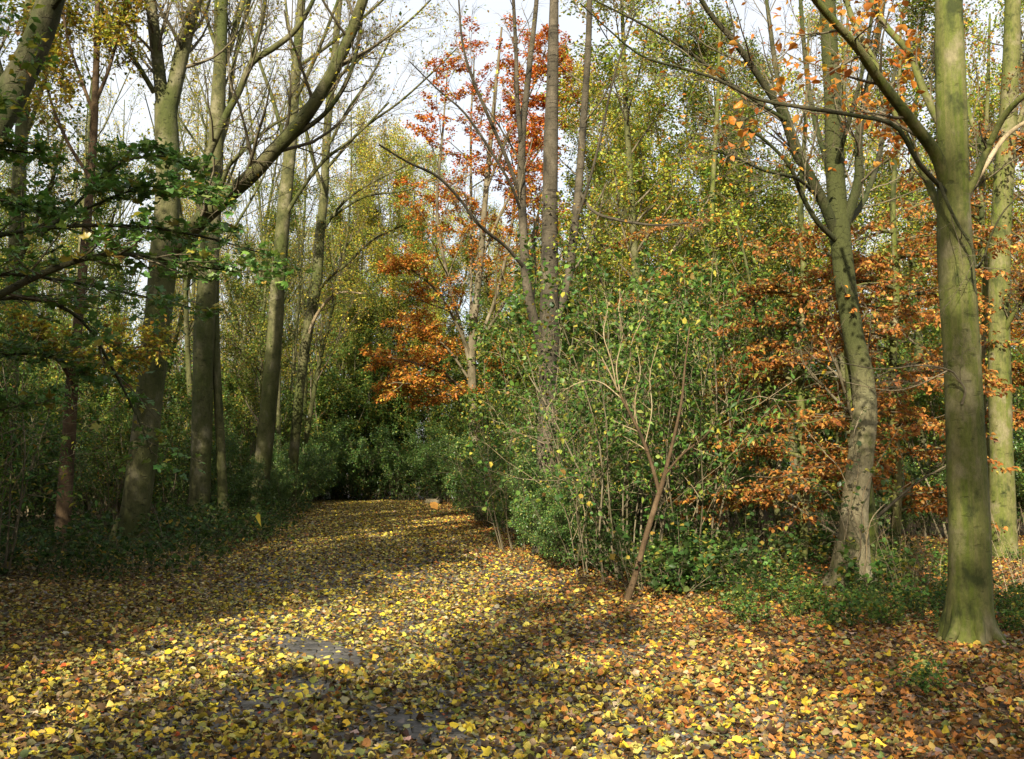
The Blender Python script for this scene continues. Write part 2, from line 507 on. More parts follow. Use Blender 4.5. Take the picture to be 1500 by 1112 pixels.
g = Geo()
c = [on_path(np.array(s), np.array(t), -0.008) for s, t in ((-8, -2.6), (-8, 2.6), (54, 2.6), (54, -2.6))]
g.add(c, [[0, 1, 2, 3]])
path = obj('path', g.mesh('path_bed', M['joint']), kind='structure')


def box_verts(l, w, h, bev=0.006):
    x, y = l / 2, w / 2
    v = [(-x, -y, 0), (x, -y, 0), (x, y, 0), (-x, y, 0), (-x, -y, h - bev), (x, -y, h - bev), (x, y, h - bev), (-x, y, h - bev),
         (-x + bev, -y + bev, h), (x - bev, -y + bev, h), (x - bev, y - bev, h), (-x + bev, y - bev, h)]
    f = [(0, 1, 5, 4), (1, 2, 6, 5), (2, 3, 7, 6), (3, 0, 4, 7), (4, 5, 9, 8), (5, 6, 10, 9), (6, 7, 11, 10), (7, 4, 8, 11), (8, 9, 10, 11)]
    return np.array(v), np.array(f)


R = np.random.default_rng(11)
PL, PW = 0.30, 0.15
bv, bf = box_verts(PW - 0.008, PL - 0.008, 0.012)
gp = Geo(); gp.add(bv, bf); paver_me = gp.mesh('paver', M['paver'], smooth=False)
rest = Geo()
prz = math.atan2(PD[1], PD[0])
cand = []
for i in range(int(15 / PW)):
    s = 4.0 + i * PW
    for j in range(-9, 9):
        t = (j + 0.5 * (i % 2) + 0.25) * PL
        if abs(t) > 2.45: continue
        cand.append((s, t, abs(t + 0.9) + 0.35 * max(0, abs(s - 8.6) - 1.0) + (0 if s > 5.2 else 9)))
cand.sort(key=lambda q: q[2])
ca, sa = math.cos(prz), math.sin(prz)
rot = np.array([[ca, -sa, 0], [sa, ca, 0], [0, 0, 1]])
for n, (s, t, _) in enumerate(cand):
    p = on_path(np.array(s), np.array(t), -0.006 + R.uniform(-0.001, 0.0025))
    if n < 300:
        o = obj('paver', paver_me, path, p)
        o.rotation_euler = (R.normal(0, 0.006), R.normal(0, 0.006), prz + R.normal(0, 0.008))
    else:
        rest.add(bv @ rot.T + p, bf)
obj('paving', rest.mesh('paving', M['paver'], smooth=False), path, kind='stuff')

# ---------------------------------------------------------------- leaf litter
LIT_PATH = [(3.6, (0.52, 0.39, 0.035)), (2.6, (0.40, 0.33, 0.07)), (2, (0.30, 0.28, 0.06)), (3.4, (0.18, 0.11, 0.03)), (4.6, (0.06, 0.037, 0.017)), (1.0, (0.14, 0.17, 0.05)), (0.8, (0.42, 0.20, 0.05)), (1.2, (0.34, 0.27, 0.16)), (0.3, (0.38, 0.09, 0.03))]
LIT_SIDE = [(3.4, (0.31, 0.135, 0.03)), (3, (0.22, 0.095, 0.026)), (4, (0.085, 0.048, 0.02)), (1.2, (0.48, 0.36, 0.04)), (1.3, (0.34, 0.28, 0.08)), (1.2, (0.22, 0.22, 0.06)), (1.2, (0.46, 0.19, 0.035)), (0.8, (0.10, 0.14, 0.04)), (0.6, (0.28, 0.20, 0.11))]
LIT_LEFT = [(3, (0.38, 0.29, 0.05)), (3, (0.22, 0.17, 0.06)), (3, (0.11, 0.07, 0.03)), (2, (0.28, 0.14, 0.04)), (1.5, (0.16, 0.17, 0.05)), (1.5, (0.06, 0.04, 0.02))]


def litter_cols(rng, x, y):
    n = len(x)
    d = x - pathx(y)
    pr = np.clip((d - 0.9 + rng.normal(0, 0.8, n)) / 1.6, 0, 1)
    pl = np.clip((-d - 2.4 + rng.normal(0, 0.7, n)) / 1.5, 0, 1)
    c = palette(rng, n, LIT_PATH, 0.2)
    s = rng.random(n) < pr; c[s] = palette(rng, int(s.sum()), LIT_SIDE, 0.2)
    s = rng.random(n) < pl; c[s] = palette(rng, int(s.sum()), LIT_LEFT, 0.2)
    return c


def bare(x, y):
    """how worn the leaf cover is on the path (0..1)"""
    s = y; t = x - pathx(y)
    v = (np.sin(3.1 * s + 2.0 * np.sin(1.7 * t + 0.5)) + np.sin(4.3 * t + 1.9 * np.sin(1.3 * s)) + 0.8 * np.sin(7.7 * t + 5.1 * s)) / 2.8
    band = np.exp(-((t + 0.75) / 0.75) ** 2) * np.exp(-((s - 8.8) / 4.5) ** 2)
    band2 = 0.55 * np.exp(-((t - 0.2) / 1.2) ** 2) * np.exp(-((s - 6.6) / 2.2) ** 2)
    far = 0.5 * np.exp(-(t / 1.2) ** 2) * np.clip((s - 14) / 6, 0, 1)
    core = np.exp(-((t + 0.85) / 0.30) ** 2) * np.exp(-((s - 9.7) / 0.9) ** 2) * np.clip(0.45 + 0.6 * v, 0, 1)
    return np.clip((band + band2) * np.clip(0.15 + 1.0 * v, 0, 1) * 1.0 + far * np.clip(0.2 + 0.8 * v, 0, 1) + core, 0, 0.90)


def scatter(rng, y0, y1, xa, xb, dens):
    """uniform points in the view's trapezoid y0..y1, clipped to x = xa(y)..xb(y)"""
    n = int((y1 - y0) * (xb((y0 + y1) / 2) - xa((y0 + y1) / 2)) * dens)
    wmax = max(xb(y1) - xa(y1), xb(y0) - xa(y0))
    m = int(n * 1.9)
    y = rng.uniform(y0, y1, m)
    x = rng.uniform(0, wmax, m) + xa(y)
    k = x < xb(y)
    return x[k][:n * 2], y[k][:n * 2]


litter = Geo()
hw = lambda y: 0.56 * y + 1.2
R = np.random.default_rng(21)
for (y0, y1, dens, kinds, s0, s1, tilt) in (
        (4.2, 8.5, 690, (('heart', .28), ('maple', .10), ('round', .62)), 0.014, 0.060, 0.6),
        (8.5, 13.5, 530, (('round', .5), ('fold', .5)), 0.022, 0.066, 0.6),
        (13.5, 24, 235, (('fold', 1.0),), 0.04, 0.085, 0.6),
        (24, 54, 150, (('fold', 1.0),), 0.06, 0.10, 0.45)):
    xa = (lambda y: -hw(y)) if y0 < 24 else (lambda y: pathx(y) - 5.0)
    xb = hw if y0 < 24 else (lambda y: pathx(y) + 5.5)
    x, y = scatter(R, y0, y1, xa, xb, dens)
    k = R.random(len(x)) > bare(x, y)
    x, y = x[k], y[k]
    n = len(x)
    z = hgt(x, y) + 0.008 + np.minimum(R.exponential(0.012, n), 0.05)
    pos = np.stack([x, y, z], 1)
    a = R.uniform(0, 6.283, n)
    nrm = nz(np.array([0, 0, 1.0]) + tilt * R.normal(size=(n, 3)))
    nrm[R.random(n) < 0.3] *= np.array([1, 1, -1.0])
    ax = np.stack([np.cos(a), np.sin(a), R.normal(0, 0.12, n)], 1)
    size = R.uniform(s0, s1, n)
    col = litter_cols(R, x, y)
    ch = R.random(n); acc = 0
    for kd, w in kinds:
        s = (ch >= acc) & (ch < acc + w); acc += w
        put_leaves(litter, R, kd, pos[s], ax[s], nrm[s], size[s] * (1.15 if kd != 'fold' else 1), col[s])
tag(obj('leaf_litter', litter.mesh('leaf_litter', M['litter'], smooth=False)), 'carpet of yellow, tan and rust fallen leaves covering the path and the verges', 'leaves', kind='stuff')

# the fallen leaves that can be told apart one by one
FALL = {
    'yellow': ((0.60, 0.44, 0.03), 'bright yellow'), 'lemon': ((0.54, 0.47, 0.12), 'pale lemon'), 'orange': ((0.50, 0.24, 0.04), 'orange yellow'),
    'rust': ((0.32, 0.115, 0.03), 'rust red'), 'green': ((0.22, 0.27, 0.07), 'greenish'), 'tan': ((0.34, 0.26, 0.14), 'pale tan')}
fm = {}
for nm, (cc, _) in FALL.items():
    for kd in ('heart', 'maple', 'round'):
        for v in range(min(3, len(LT[kd]))):
            gg = Geo(); tv, tf = LT[kd][v]
            gg.add(tv, tf, np.repeat(np.array([cc]), len(tv), 0) * (1 - 0.25 * TR.random((len(tv), 1))))
            fm[(nm, kd, v)] = gg.mesh('fallen_leaf_' + nm, M['litter'], smooth=True)
R = np.random.default_rng(33)
KS = ['yellow', 'lemon', 'orange', 'rust', 'green', 'tan']
for n in range(300):
    y = 5.4 + 4.6 * R.random() ** 1.3
    x = R.uniform(-0.5, 0.5) * y * 1.0
    d = x - pathx(y)
    w = np.array([5, 3, 1.5, 0.3, 1, 1.0]) if d < 1.2 else np.array([2, 2, 2, 2.2, 1.2, 1.2])
    nm = KS[R.choice(6, p=w / w.sum())]
    kd = ('heart', 'maple', 'round')[R.choice(3, p=[.55, .2, .25])]
    me = fm[(nm, kd, int(R.integers(0, min(3, len(LT[kd])))))]
    o = obj('fallen_leaf', me, loc=(x, y, float(hgt(x, y)) + 0.045 + R.random() * 0.012))
    s = R.uniform(0.04, 0.068)
    o.scale = (s, s, s)
    o.rotation_euler = (R.normal(0, 0.3), R.normal(0, 0.3), R.uniform(0, 6.28))
    shape = {'heart': 'heart-shaped', 'maple': 'lobed', 'round': 'oval'}[kd]
    side = 'on the leaf-strewn path' if d < 1.6 else 'on the rusty litter of the verge beside the path'
    tag(o, f'{FALL[nm][1]} {shape} fallen leaf lying {side}', 'leaf', 'fallen leaves lying singly')

for nm, px, py, Yd, ro, sz, lab in (('yellow', 374, 757, 5.0, (1.2, 0.5, 1.3), 0.085, 'bright yellow leaf falling through the air in front of the dark verge'),
                                  ('orange', 631, 736, 5.6, (0.5, 0.6, -0.6), 0.06, 'orange leaf falling through the air over the far end of the path')):
    o = obj('falling_leaf', fm[(nm, 'round', 0)], loc=tuple(W(px, py, Yd)))
    o.rotation_euler = ro; o.scale = (sz, sz, sz)
    tag(o, lab, 'leaf')

# sticks lying on the litter
R = np.random.default_rng(55)
for n in range(22):
    y = R.uniform(6, 12.5); x = R.uniform(-0.48, 0.48) * y
    L = R.uniform(0.15, 0.6); a = R.uniform(0, 6.28)
    P = np.cumsum(np.vstack([[0, 0, 0]] + [[L / 5 * math.cos(a + R.normal(0, .3)), L / 5 * math.sin(a + R.normal(0, .3)), R.normal(0, .006)] for _ in range(5)]), 0)
    gg = Geo(); tubes(gg, P[None], (np.linspace(1, .4, 6) * R.uniform(.003, .007))[None], 5)
    d = 'short' if L < .3 else 'long' if L > .45 else 'crooked'
    tag(obj('fallen_twig', gg.mesh('fallen_twig', M['twig']), loc=(x, y, float(hgt(x, y)) + 0.04)), d + ' brown twig lying on the fallen leaves ' + ('of the path' if x - pathx(y) < 1.8 else 'of the verge'), 'twig', 'twigs lying on the leaves')

# ---------------------------------------------------------------- tree builders
def rp(w, Y):
    return 0.5 * w * Y / FPX


def pxline(P, Y):
    """P: list of (px,py[,dY]) -> world points"""
    return np.array([W(q[0], q[1], Y + (q[2] if len(q) > 2 else 0)) for q in P])


def limb_mesh(P, w, Y, mat, org, sides, lump, rng, n=None):
    n = n or max(8, 3 * len(P))
    pts = catmull(pxline(P, Y), n)
    wr = np.interp(np.linspace(0, 1, n), np.linspace(0, 1, len(w)), w)
    dep = pts[:, 1]
    rad = 0.5 * wr * dep / FPX
    g = Geo(); tubes(g, pts[None], rad[None], sides, lump, rng)
    return g.mesh('limb', mat, org), pts, rad


def branch_levels(rng, parents, levels):
    """parents: list of (pts [B,N,3], rad) -> list of (pts, rad) for each level"""
    out = []
    cur = parents
    for lv in levels:
        SS, DD, LL, RR = [], [], [], []
        for pts, rad in cur:
            S, D, L, r = spawn(rng, pts, rad, lv['k'], lv.get('t0', 0.25), lv.get('t1', 0.97), lv.get('ang', (45, 12)), lv['lr'], lv.get('rr', 0.5),
                               lv.get('planar', 0), lv.get('lmin', 0.0), lv.get('taper', 0.55), lv.get('upb', 0.0))
            SS.append(S); DD.append(D); LL.append(L); RR.append(r)
        S = np.vstack(SS); D = np.vstack(DD); L = np.concatenate(LL); r = np.concatenate(RR)
        L = np.minimum(L, lv.get('lmax', 99)); r = np.clip(r, lv.get('rmin', 0.002), lv.get('rmax', 1))
        pts, rad = grow(rng, S, D, L, r, lv.get('n', 4), lv.get('wob', 0.15), lv.get('up', 0.05), lv.get('r1', 0.3))
        out.append((pts, rad, lv.get('sides', 3)))
        cur = [(pts, rad)]
    return out


def hero(name, label, cat, Y, trunk, tw, limbs, mat, seed, levels=(), leaves=None, sides=18, lump=0.05, group=None, twigmat='twig', onlimbs=True, base=None, keep=None, roots=0):
    """a tree traced at its own distance: trunk, limbs, twigs, foliage"""
    rng = np.random.default_rng(seed)
    b = W(trunk[0][0], trunk[0][1], Y)
    base = np.array([b[0], Y, float(hgt(b[0], Y))])
    root = thing(name, label, cat, base, group)
    me, tp, trd = limb_mesh(trunk, tw, Y, mat, base, sides, lump, rng, 4 * len(trunk))
    obj('trunk', me, root)
    if roots:
        r0 = roots
        for i in range(7):
            an = i * 0.9 + rng.uniform(-0.25, 0.25)
            d = np.array([math.cos(an), math.sin(an), 0]); sp = rng.uniform(0.8, 1.25)
            P = np.array([base + d * r0 * 0.45 + [0, 0, 0.62], base + d * r0 * 0.72 + [0, 0, 0.34], base + d * r0 * 1.0 + [0, 0, 0.15], base + d * r0 * 1.35 * sp + [0, 0, 0.04], base + d * r0 * 1.9 * sp + [0, 0, -0.06]])
            P = catmull(P, 12); gr = Geo(); tubes(gr, P[None], np.interp(np.linspace(0, 1, 12), [0, .5, 1], [r0 * .30, r0 * .30, r0 * .14])[None], 9)
            obj('root', gr.mesh('root', mat, base), root)
    par = []
    for lb in limbs:
        P, w = lb[0], [q * 0.85 for q in lb[1]]
        me, pts, rad = limb_mesh(P, w, Y, lb[2] if len(lb) > 2 else mat, base, 10, lump * 0.6, rng)
        obj('limb', me, root)
        par.append((catmull(pts, 16)[None], np.interp(np.linspace(0, 1, 16), np.linspace(0, 1, len(rad)), rad)[None]))
    if not onlimbs or not par:
        par.append((catmull(tp, 16)[None], np.interp(np.linspace(0, 1, 16), np.linspace(0, 1, len(trd)), trd)[None]))
    if levels:
        lv = branch_levels(rng, par, levels)
        g = Geo()
        for pts, rad, sd in lv:
            tubes(g, pts, rad, sd)
        obj('twigs', g.mesh('twigs', M[twigmat], base), root, kind='stuff')
        if leaves:
            foliage(root, rng, [q[0] for q in lv[-leaves.get('lv', 1):]], leaves, base, keep)
    return root, base


def foliage(root, rng, twigs, lf, org, keep=None, name='foliage'):
    P, A, Nn = [], [], []
    for pts in twigs:
        p, a, n = twig_leaves(rng, pts, lf['m'], lf.get('t0', 0.1), lf.get('spread', 0.03), lf.get('up', 1.0), lf.get('droop', 0.2), lf.get('jit', 0.5))
        P.append(p); A.append(a); Nn.append(n)
    P = np.vstack(P); A = np.vstack(A); Nn = np.vstack(Nn)
    if keep is not None:
        k = keep(rng, P); P, A, Nn = P[k], A[k], Nn[k]
    if not len(P):
        return
    n = len(P)
    col = lf['col'](rng, P) if callable(lf['col']) else palette(rng, n, lf['col'])
    size = rng.uniform(lf['s'][0], lf['s'][1], n)
    single = lf.get('single', 0)
    if single:
        order = rng.permutation(n)
        pick = order[:single]; restk = order[single:]
        T = LT[lf['kind']]
        cl = lf['singlecol']
        mes = []
        for ci, cc in enumerate(cl):
            tv, tf = T[ci % len(T)]
            gg = Geo(); gg.add(tv, tf, np.repeat(np.array([cc], float), len(tv), 0) * (1 - 0.2 * rng.random((len(tv), 1))))
            mes.append(gg.mesh('leaf', M[lf.get('mat', 'leaf')]))
        x, y, z = frames(A[pick], Nn[pick])
        for i, q in enumerate(pick):
            o = obj('leaf', mes[int(rng.integers(0, len(mes)))], root)
            s = size[q]
            pp = P[q] - org
            o.matrix_local = Matrix(((x[i][0] * s, y[i][0] * s, z[i][0] * s, pp[0]), (x[i][1] * s, y[i][1] * s, z[i][1] * s, pp[1]),
                                     (x[i][2] * s, y[i][2] * s, z[i][2] * s, pp[2]), (0, 0, 0, 1)))
        P, A, Nn, size, col = P[restk], A[restk], Nn[restk], size[restk], col[restk]
    if len(P):
        g = Geo()
        put_leaves(g, rng, lf['kind'], P, A, Nn, size, col)
        obj(name, g.mesh('foliage', M[lf.get('mat', 'leaf')], org, smooth=False), root, kind='stuff')


def grown(name, label, cat, seed, stems, levels, leaves, mat, twigmat='twig', sides=10, loc=(0, 0, 0), group=None):
    """a free-grown tree or shrub at the origin. stems: list of (start, dir, length, radius, n, wob, up, r1)"""
    rng = np.random.default_rng(seed)
    root = thing(name, label, cat, loc, group)
    par = []
    g = Geo()
    for (S, D, L, r, n, wob, up, r1) in stems:
        pts, rad = grow(rng, np.array([S], float), np.array([D], float), np.array([L], float), np.array([r], float), n, wob, up, r1)
        pts = catmull(pts[0], 2 * n + 1)[None]; rad = np.interp(np.linspace(0, 1, 2 * n + 1), np.linspace(0, 1, n + 1), rad[0])
        if S[2] < 0.1: rad[0] *= 1.35
        tubes(g, pts, rad[None], sides)
        par.append((pts, rad[None]))
    obj('trunk' if len(stems) == 1 else 'stems', g.mesh('trunk', M[mat]), root)
    lv = branch_levels(rng, par, levels)
    g = Geo()
    for pts, rad, sd in lv:
        tubes(g, pts, rad, sd)
    obj('branches', g.mesh('branches', M[twigmat]), root, kind='stuff')
    if leaves:
        foliage(root, rng, [q[0] for q in lv[-leaves.get('lv', 1):]], leaves, np.zeros(3), None, 'crown')
    return root

# ---------------------------------------------------------------- the trees that stand out, each at its own distance
BARE = [dict(k=13, t0=0.2, t1=0.98, ang=(42, 10), lr=0.42, rr=0.30, n=6, wob=0.12, up=0.10, sides=5, lmax=4.0),
        dict(k=8, t0=0.15, ang=(42, 12), lr=0.5, rr=0.5, n=4, wob=0.16, up=0.06, sides=3, rmin=0.004),
        dict(k=5, t0=0.15, ang=(40, 14), lr=0.55, rr=0.5, n=2, wob=0.2, up=0.03, sides=3, rmin=0.003, lmin=0.25)]
SPARSE = dict(m=3, s=(0.07, 0.11), kind='fold', col=YEL, spread=0.05)


def thin(frac):
    return lambda rng, P: rng.random(len(P)) < frac


hero('sycamore_tree', 'stout dark sycamore trunk with two upper stems and one long limb slanting over the path', 'tree', 20.0,
     [(186, 845), (192, 800), (197, 760), (207, 680), (218, 590), (228, 500), (236, 420), (243, 330), (246, 250), (244, 190), (243, 152), (243, 142), (243, 136)],
     [62, 48, 43, 41, 40, 40, 39, 37, 35, 34, 33, 18, 3],
     [([(240, 165), (236, 130), (230, 80), (224, 30), (217, -40), (208, -140)], [26, 23, 22, 20, 18, 14]),
      ([(247, 165), (256, 125), (266, 80), (276, 40), (290, -10), (308, -90), (320, -160)], [28, 27, 26, 24, 22, 18, 14]),
      ([(240, 392), (258, 362, -.3), (290, 326, -.8), (330, 290, -1.2), (370, 255, -1.6), (400, 222, -1.9), (440, 180, -2.3), (475, 128, -2.7), (505, 70, -3), (525, 20, -3.2), (548, -50, -3.5)],
       [32, 32, 31, 29, 27, 26, 25, 23, 21, 19, 16]),
      ([(405, 215, -2), (450, 187, -2.3), (480, 162, -2.6), (505, 125, -2.8), (520, 85, -3), (528, 40, -3.1), (537, -30, -3.2)], [10, 9, 8, 8, 7, 6, 5], M['maple_dark']),
      ([(226, 136), (212, 112, -.2), (195, 85, -.4), (172, 50, -.6), (150, 15, -.8), (125, -35, -1)], [10, 9, 9, 8, 7, 5]),
      ([(262, 92), (266, 60, -.2), (276, 25, -.3), (288, -20, -.4)], [8, 7, 6, 5], M['maple_dark'])],
     M['maple'], 101, BARE, dict(SPARSE, m=2), keep=thin(0.10), sides=24, roots=0.32)
hero('sycamore_tree', 'straight grey-green sycamore trunk with a lit patch, behind the stout dark trunk', 'tree', 26.0,
     [(286, 815), (290, 770), (292, 740), (295, 650), (297, 560), (300, 470), (306, 380), (312, 290), (318, 180), (322, 100), (325, 30), (328, -60), (332, -140)],
     [42, 34, 30, 30, 29, 29, 28, 26, 23, 19, 16, 14, 11],
     [([(292, 262, 0), (300, 240, -.5), (315, 205, -.8), (333, 165, -1), (350, 135, -1.1), (369, 92, -1.3), (401, 70, -1.5), (431, 46, -1.7), (455, 8, -1.9), (480, -50, -2)], [15, 14, 13, 13, 12, 12, 11, 10, 8, 6]),
      ([(366, 98, -1.3), (376, 60, -1.4), (384, 30, -1.4), (390, -10, -1.5), (396, -60, -1.5)], [9, 8, 8, 7, 5]),
      ([(310, 320), (332, 250, -.6), (352, 225, -.9), (390, 190, -1.2), (425, 168, -1.4), (470, 140, -1.6)], [8, 8, 7, 6, 5, 3]),
      ([(322, 110), (335, 75, .3), (345, 40, .5), (358, -10, .7), (370, -80, 1)], [12, 12, 11, 10, 8]),
      ([(320, 75), (310, 50), (298, 10, .2), (288, -40, .3)], [8, 7, 6, 5]),
      ([(318, 230), (335, 170, .6), (340, 110, .9), (352, 50, 1.2), (372, -20, 1.5)], [9, 8, 8, 7, 6])],
     M['maple'], 102, BARE, dict(SPARSE, m=3), keep=thin(0.12), sides=20)
hero('sycamore_tree', 'slender greenish trunk leaning over the left edge of the path', 'tree', 33.0,
     [(374, 780), (378, 750), (383, 700), (393, 600), (402, 500), (408, 400), (416, 310), (424, 230), (430, 150), (437, 60), (445, -40), (452, -120)],
     [34, 27, 25, 24, 23, 22, 21, 18, 16, 14, 12, 9],
     [([(416, 320), (440, 280, -.4), (475, 235, -.8), (520, 200, -1.2), (570, 150, -1.6)], [8, 7, 6, 5, 3]),
      ([(424, 235), (412, 190), (398, 140), (380, 90), (365, 30), (355, -40)], [9, 8, 7, 6, 5, 4]),
      ([(430, 150), (455, 100, -.5), (480, 40, -.8), (510, -40, -1)], [8, 7, 6, 4]), ([(434, 100), (490, 60, -1), (550, 10, -2), (600, -40, -2.8)], [7, 6, 5, 3])],
     M['maple'], 103, BARE, dict(SPARSE, m=3), keep=thin(0.2), sides=14)
hero('ash_tree', 'thin pale crooked trunk leaning right beside the far part of the path', 'tree', 37.0,
     [(420, 765), (424, 740), (432, 650), (440, 560), (450, 490), (463, 420), (468, 350), (475, 280), (480, 180), (492, 60), (500, -30), (508, -100)],
     [18, 16, 15, 14, 15, 16, 15, 13, 12, 10, 9, 7],
     [([(448, 500), (462, 465, -.3), (480, 440, -.6), (500, 428, -.9), (530, 430, -1.2)], [6, 6, 5, 4, 3], M['twig_pale']),
      ([(463, 430), (485, 405, -.4), (510, 385, -.8), (545, 352, -1.2), (590, 330, -1.6)], [6, 5, 5, 4, 3]),
      ([(468, 345), (500, 300, -.5), (540, 270, -1), (600, 240, -1.5)], [6, 5, 4, 3]),
      ([(474, 285), (455, 220), (440, 150), (425, 60), (415, -30)], [8, 7, 6, 5, 4]),
      ([(478, 220), (510, 160, -.5), (545, 110, -1), (575, 50, -1.4)], [6, 5, 4, 3]),
      ([(476, 250), (530, 190, -1), (585, 150, -2), (640, 100, -3), (670, 70, -3.6)], [6, 5, 4, 3, 2]), ([(488, 120), (540, 75, -1), (600, 30, -2), (650, -20, -2.8)], [6, 5, 4, 2]), ([(470, 330), (530, 290, -1.2), (590, 280, -2.2), (640, 262, -3)], [5, 4, 3, 2])],
     M['maple'], 104, BARE, dict(SPARSE, m=3), keep=thin(0.3), sides=12)
hero('cherry_tree', 'slim reddish brown trunk forking low among dark leaves left of the stout trunk', 'tree', 19.0,
     [(84, 845), (88, 810), (92, 770), (97, 690), (102, 620), (106, 560), (112, 500), (118, 430), (127, 330), (137, 200), (141, 100), (143, 0), (146, -80)],
     [28, 24, 22, 20, 19, 18, 15, 14, 13, 11, 9, 8, 6],
     [([(105, 560), (92, 535, -.2), (76, 512, -.4), (55, 500, -.6), (25, 480, -.8)], [8, 7, 6, 5, 3]),
      ([(107, 555), (125, 538, -.2), (150, 525, -.5), (180, 515, -.8), (215, 505, -1)], [8, 7, 6, 5, 3]),
      ([(139, 170), (120, 120), (100, 60), (90, 0), (85, -50)], [7, 6, 5, 5, 4]),
      ([(140, 150), (160, 100), (175, 40), (185, -20)], [7, 6, 5, 4]),
      ([(132, 260), (100, 210), (75, 150), (62, 90), (55, 20)], [7, 6, 5, 4, 3])],
     M['red'], 105, BARE, dict(SPARSE, m=5, col=YEL + [(3, (0.3, 0.17, 0.03))]), keep=thin(0.8), sides=14)
hero('oak_tree', 'thick mossy trunk leaning in above the green boughs at the left', 'tree', 14.0,
     [(-185, 880), (-180, 840), (-160, 700), (-130, 520), (-85, 340), (-40, 240), (0, 165), (32, 105), (55, 55), (74, 0), (92, -60), (110, -140)],
     [76, 64, 56, 52, 48, 46, 45, 43, 41, 38, 34, 30],
     [([(10, 150), (-10, 80), (-30, 0), (-45, -80)], [22, 20, 18, 15]),
      ([(70, 20), (100, -20, -.4), (140, -60, -.8), (200, -100, -1.2)], [14, 13, 12, 10])],
     M['maple_dark'], 106, BARE, dict(SPARSE, m=3, col=OLIVE, s=(0.06, 0.09)), keep=thin(0.5), sides=22, lump=0.09)
hero('sycamore_tree', 'pale trunk half hidden in the dark scrub left of the reddish trunk', 'tree', 22.0,
     [(-2, 815), (0, 780), (3, 740), (8, 680), (12, 600), (16, 520), (20, 420), (26, 300), (34, 160), (44, 0), (52, -100)],
     [34, 28, 27, 26, 25, 24, 23, 20, 18, 15, 12],
     [([(22, 400), (50, 330, -.4), (75, 270, -.7), (95, 190, -1)], [9, 8, 7, 4]), ([(30, 220), (55, 150), (80, 60), (95, -30)], [9, 8, 7, 5])],
     M['maple'], 107, BARE, dict(SPARSE, m=4, col=OLIVE), keep=thin(0.5), sides=14)
# cherry with three stems
hero('cherry_tree', 'banded grey cherry trunk splitting into three tall stems beside the path', 'tree', 19.5,
     [(798, 830), (799, 805), (800, 760), (801, 680), (803, 600), (804, 520), (805, 470), (805, 400), (806, 300), (807, 200), (809, 120), (811, 40), (813, -60), (815, -140)],
     [44, 37, 32, 30, 29, 30, 31, 26, 23, 21, 18, 15, 12, 9],
     [([(800, 560), (796, 520), (790, 492, -.1), (780, 460, -.2), (771, 410, -.3), (766, 330, -.4), (764, 270, -.4), (765, 200, -.4), (772, 130, -.4), (780, 60, -.4), (786, 0, -.4), (791, -80, -.4)],
       [20, 18, 17, 17, 16, 15, 15, 13, 11, 9, 8, 6]),
      ([(764, 215, -.4), (758, 150, -.6), (756, 80, -.7), (752, 0, -.8), (747, -80, -.9)], [9, 8, 7, 6, 5]),
      ([(808, 478), (820, 452, .1), (833, 405, .2), (841, 340, .3), (848, 270, .4), (853, 200, .4), (858, 130, .4), (862, 60, .4), (864, -20, .4), (866, -100, .4)],
       [18, 17, 16, 15, 14, 13, 12, 11, 9, 7]),
      ([(770, 395, -.3), (742, 362, -.8), (702, 330, -1.4), (672, 290, -1.8), (640, 258, -2.2), (598, 238, -2.6), (555, 212, -3)], [7, 6, 6, 5, 5, 4, 3]),
      ([(764, 290, -.4), (742, 232, -.8), (715, 170, -1.2), (690, 110, -1.6), (677, 60, -1.8), (672, 0, -2)], [7, 7, 6, 5, 4, 3]),
      ([(763, 310, -.4), (748, 270, -.9), (715, 215, -1.3), (680, 165, -1.7), (640, 130, -2), (600, 90, -2.4)], [6, 5, 5, 4, 3, 2]),
      ([(842, 330, .3), (862, 270, 0), (880, 200, -.3), (900, 110, -.6), (930, 20, -1)], [6, 5, 4, 4, 3]),
      ([(848, 280, .4), (870, 310, 0), (905, 322, -.4), (960, 330, -.8), (1010, 326, -1)], [6, 5, 5, 4, 3])],
     M['cherry'], 108, [dict(BARE[0], k=7, lr=0.32), dict(BARE[1], k=5), dict(BARE[2], k=3)], dict(SPARSE, m=3, s=(0.06, 0.09)), keep=thin(0.07), sides=20)
# the near beech on the right
NEARO = dict(m=3, s=(0.065, 0.105), kind='beech', col=ORANGE, spread=0.02, single=280, jit=0.6,
             singlecol=[(0.50, 0.21, 0.04), (0.42, 0.15, 0.03), (0.55, 0.28, 0.06), (0.36, 0.11, 0.03), (0.52, 0.24, 0.05)])


def near_orange(rng, P):
    # leaves are left only on the twigs over the middle of the limbs
    u = P[:, 0] / P[:, 1]
    k = (u > 0.20) & (u < 0.42) & (P[:, 2] > 4.2) & (P[:, 2] < 6.6)
    cl = np.sin(3.1 * P[:, 0] + 1.0) + np.sin(2.7 * P[:, 2] + 2.0 * P[:, 1])
    return k & (rng.random(len(P)) < np.where(cl > 0.2, 0.95, 0.25))


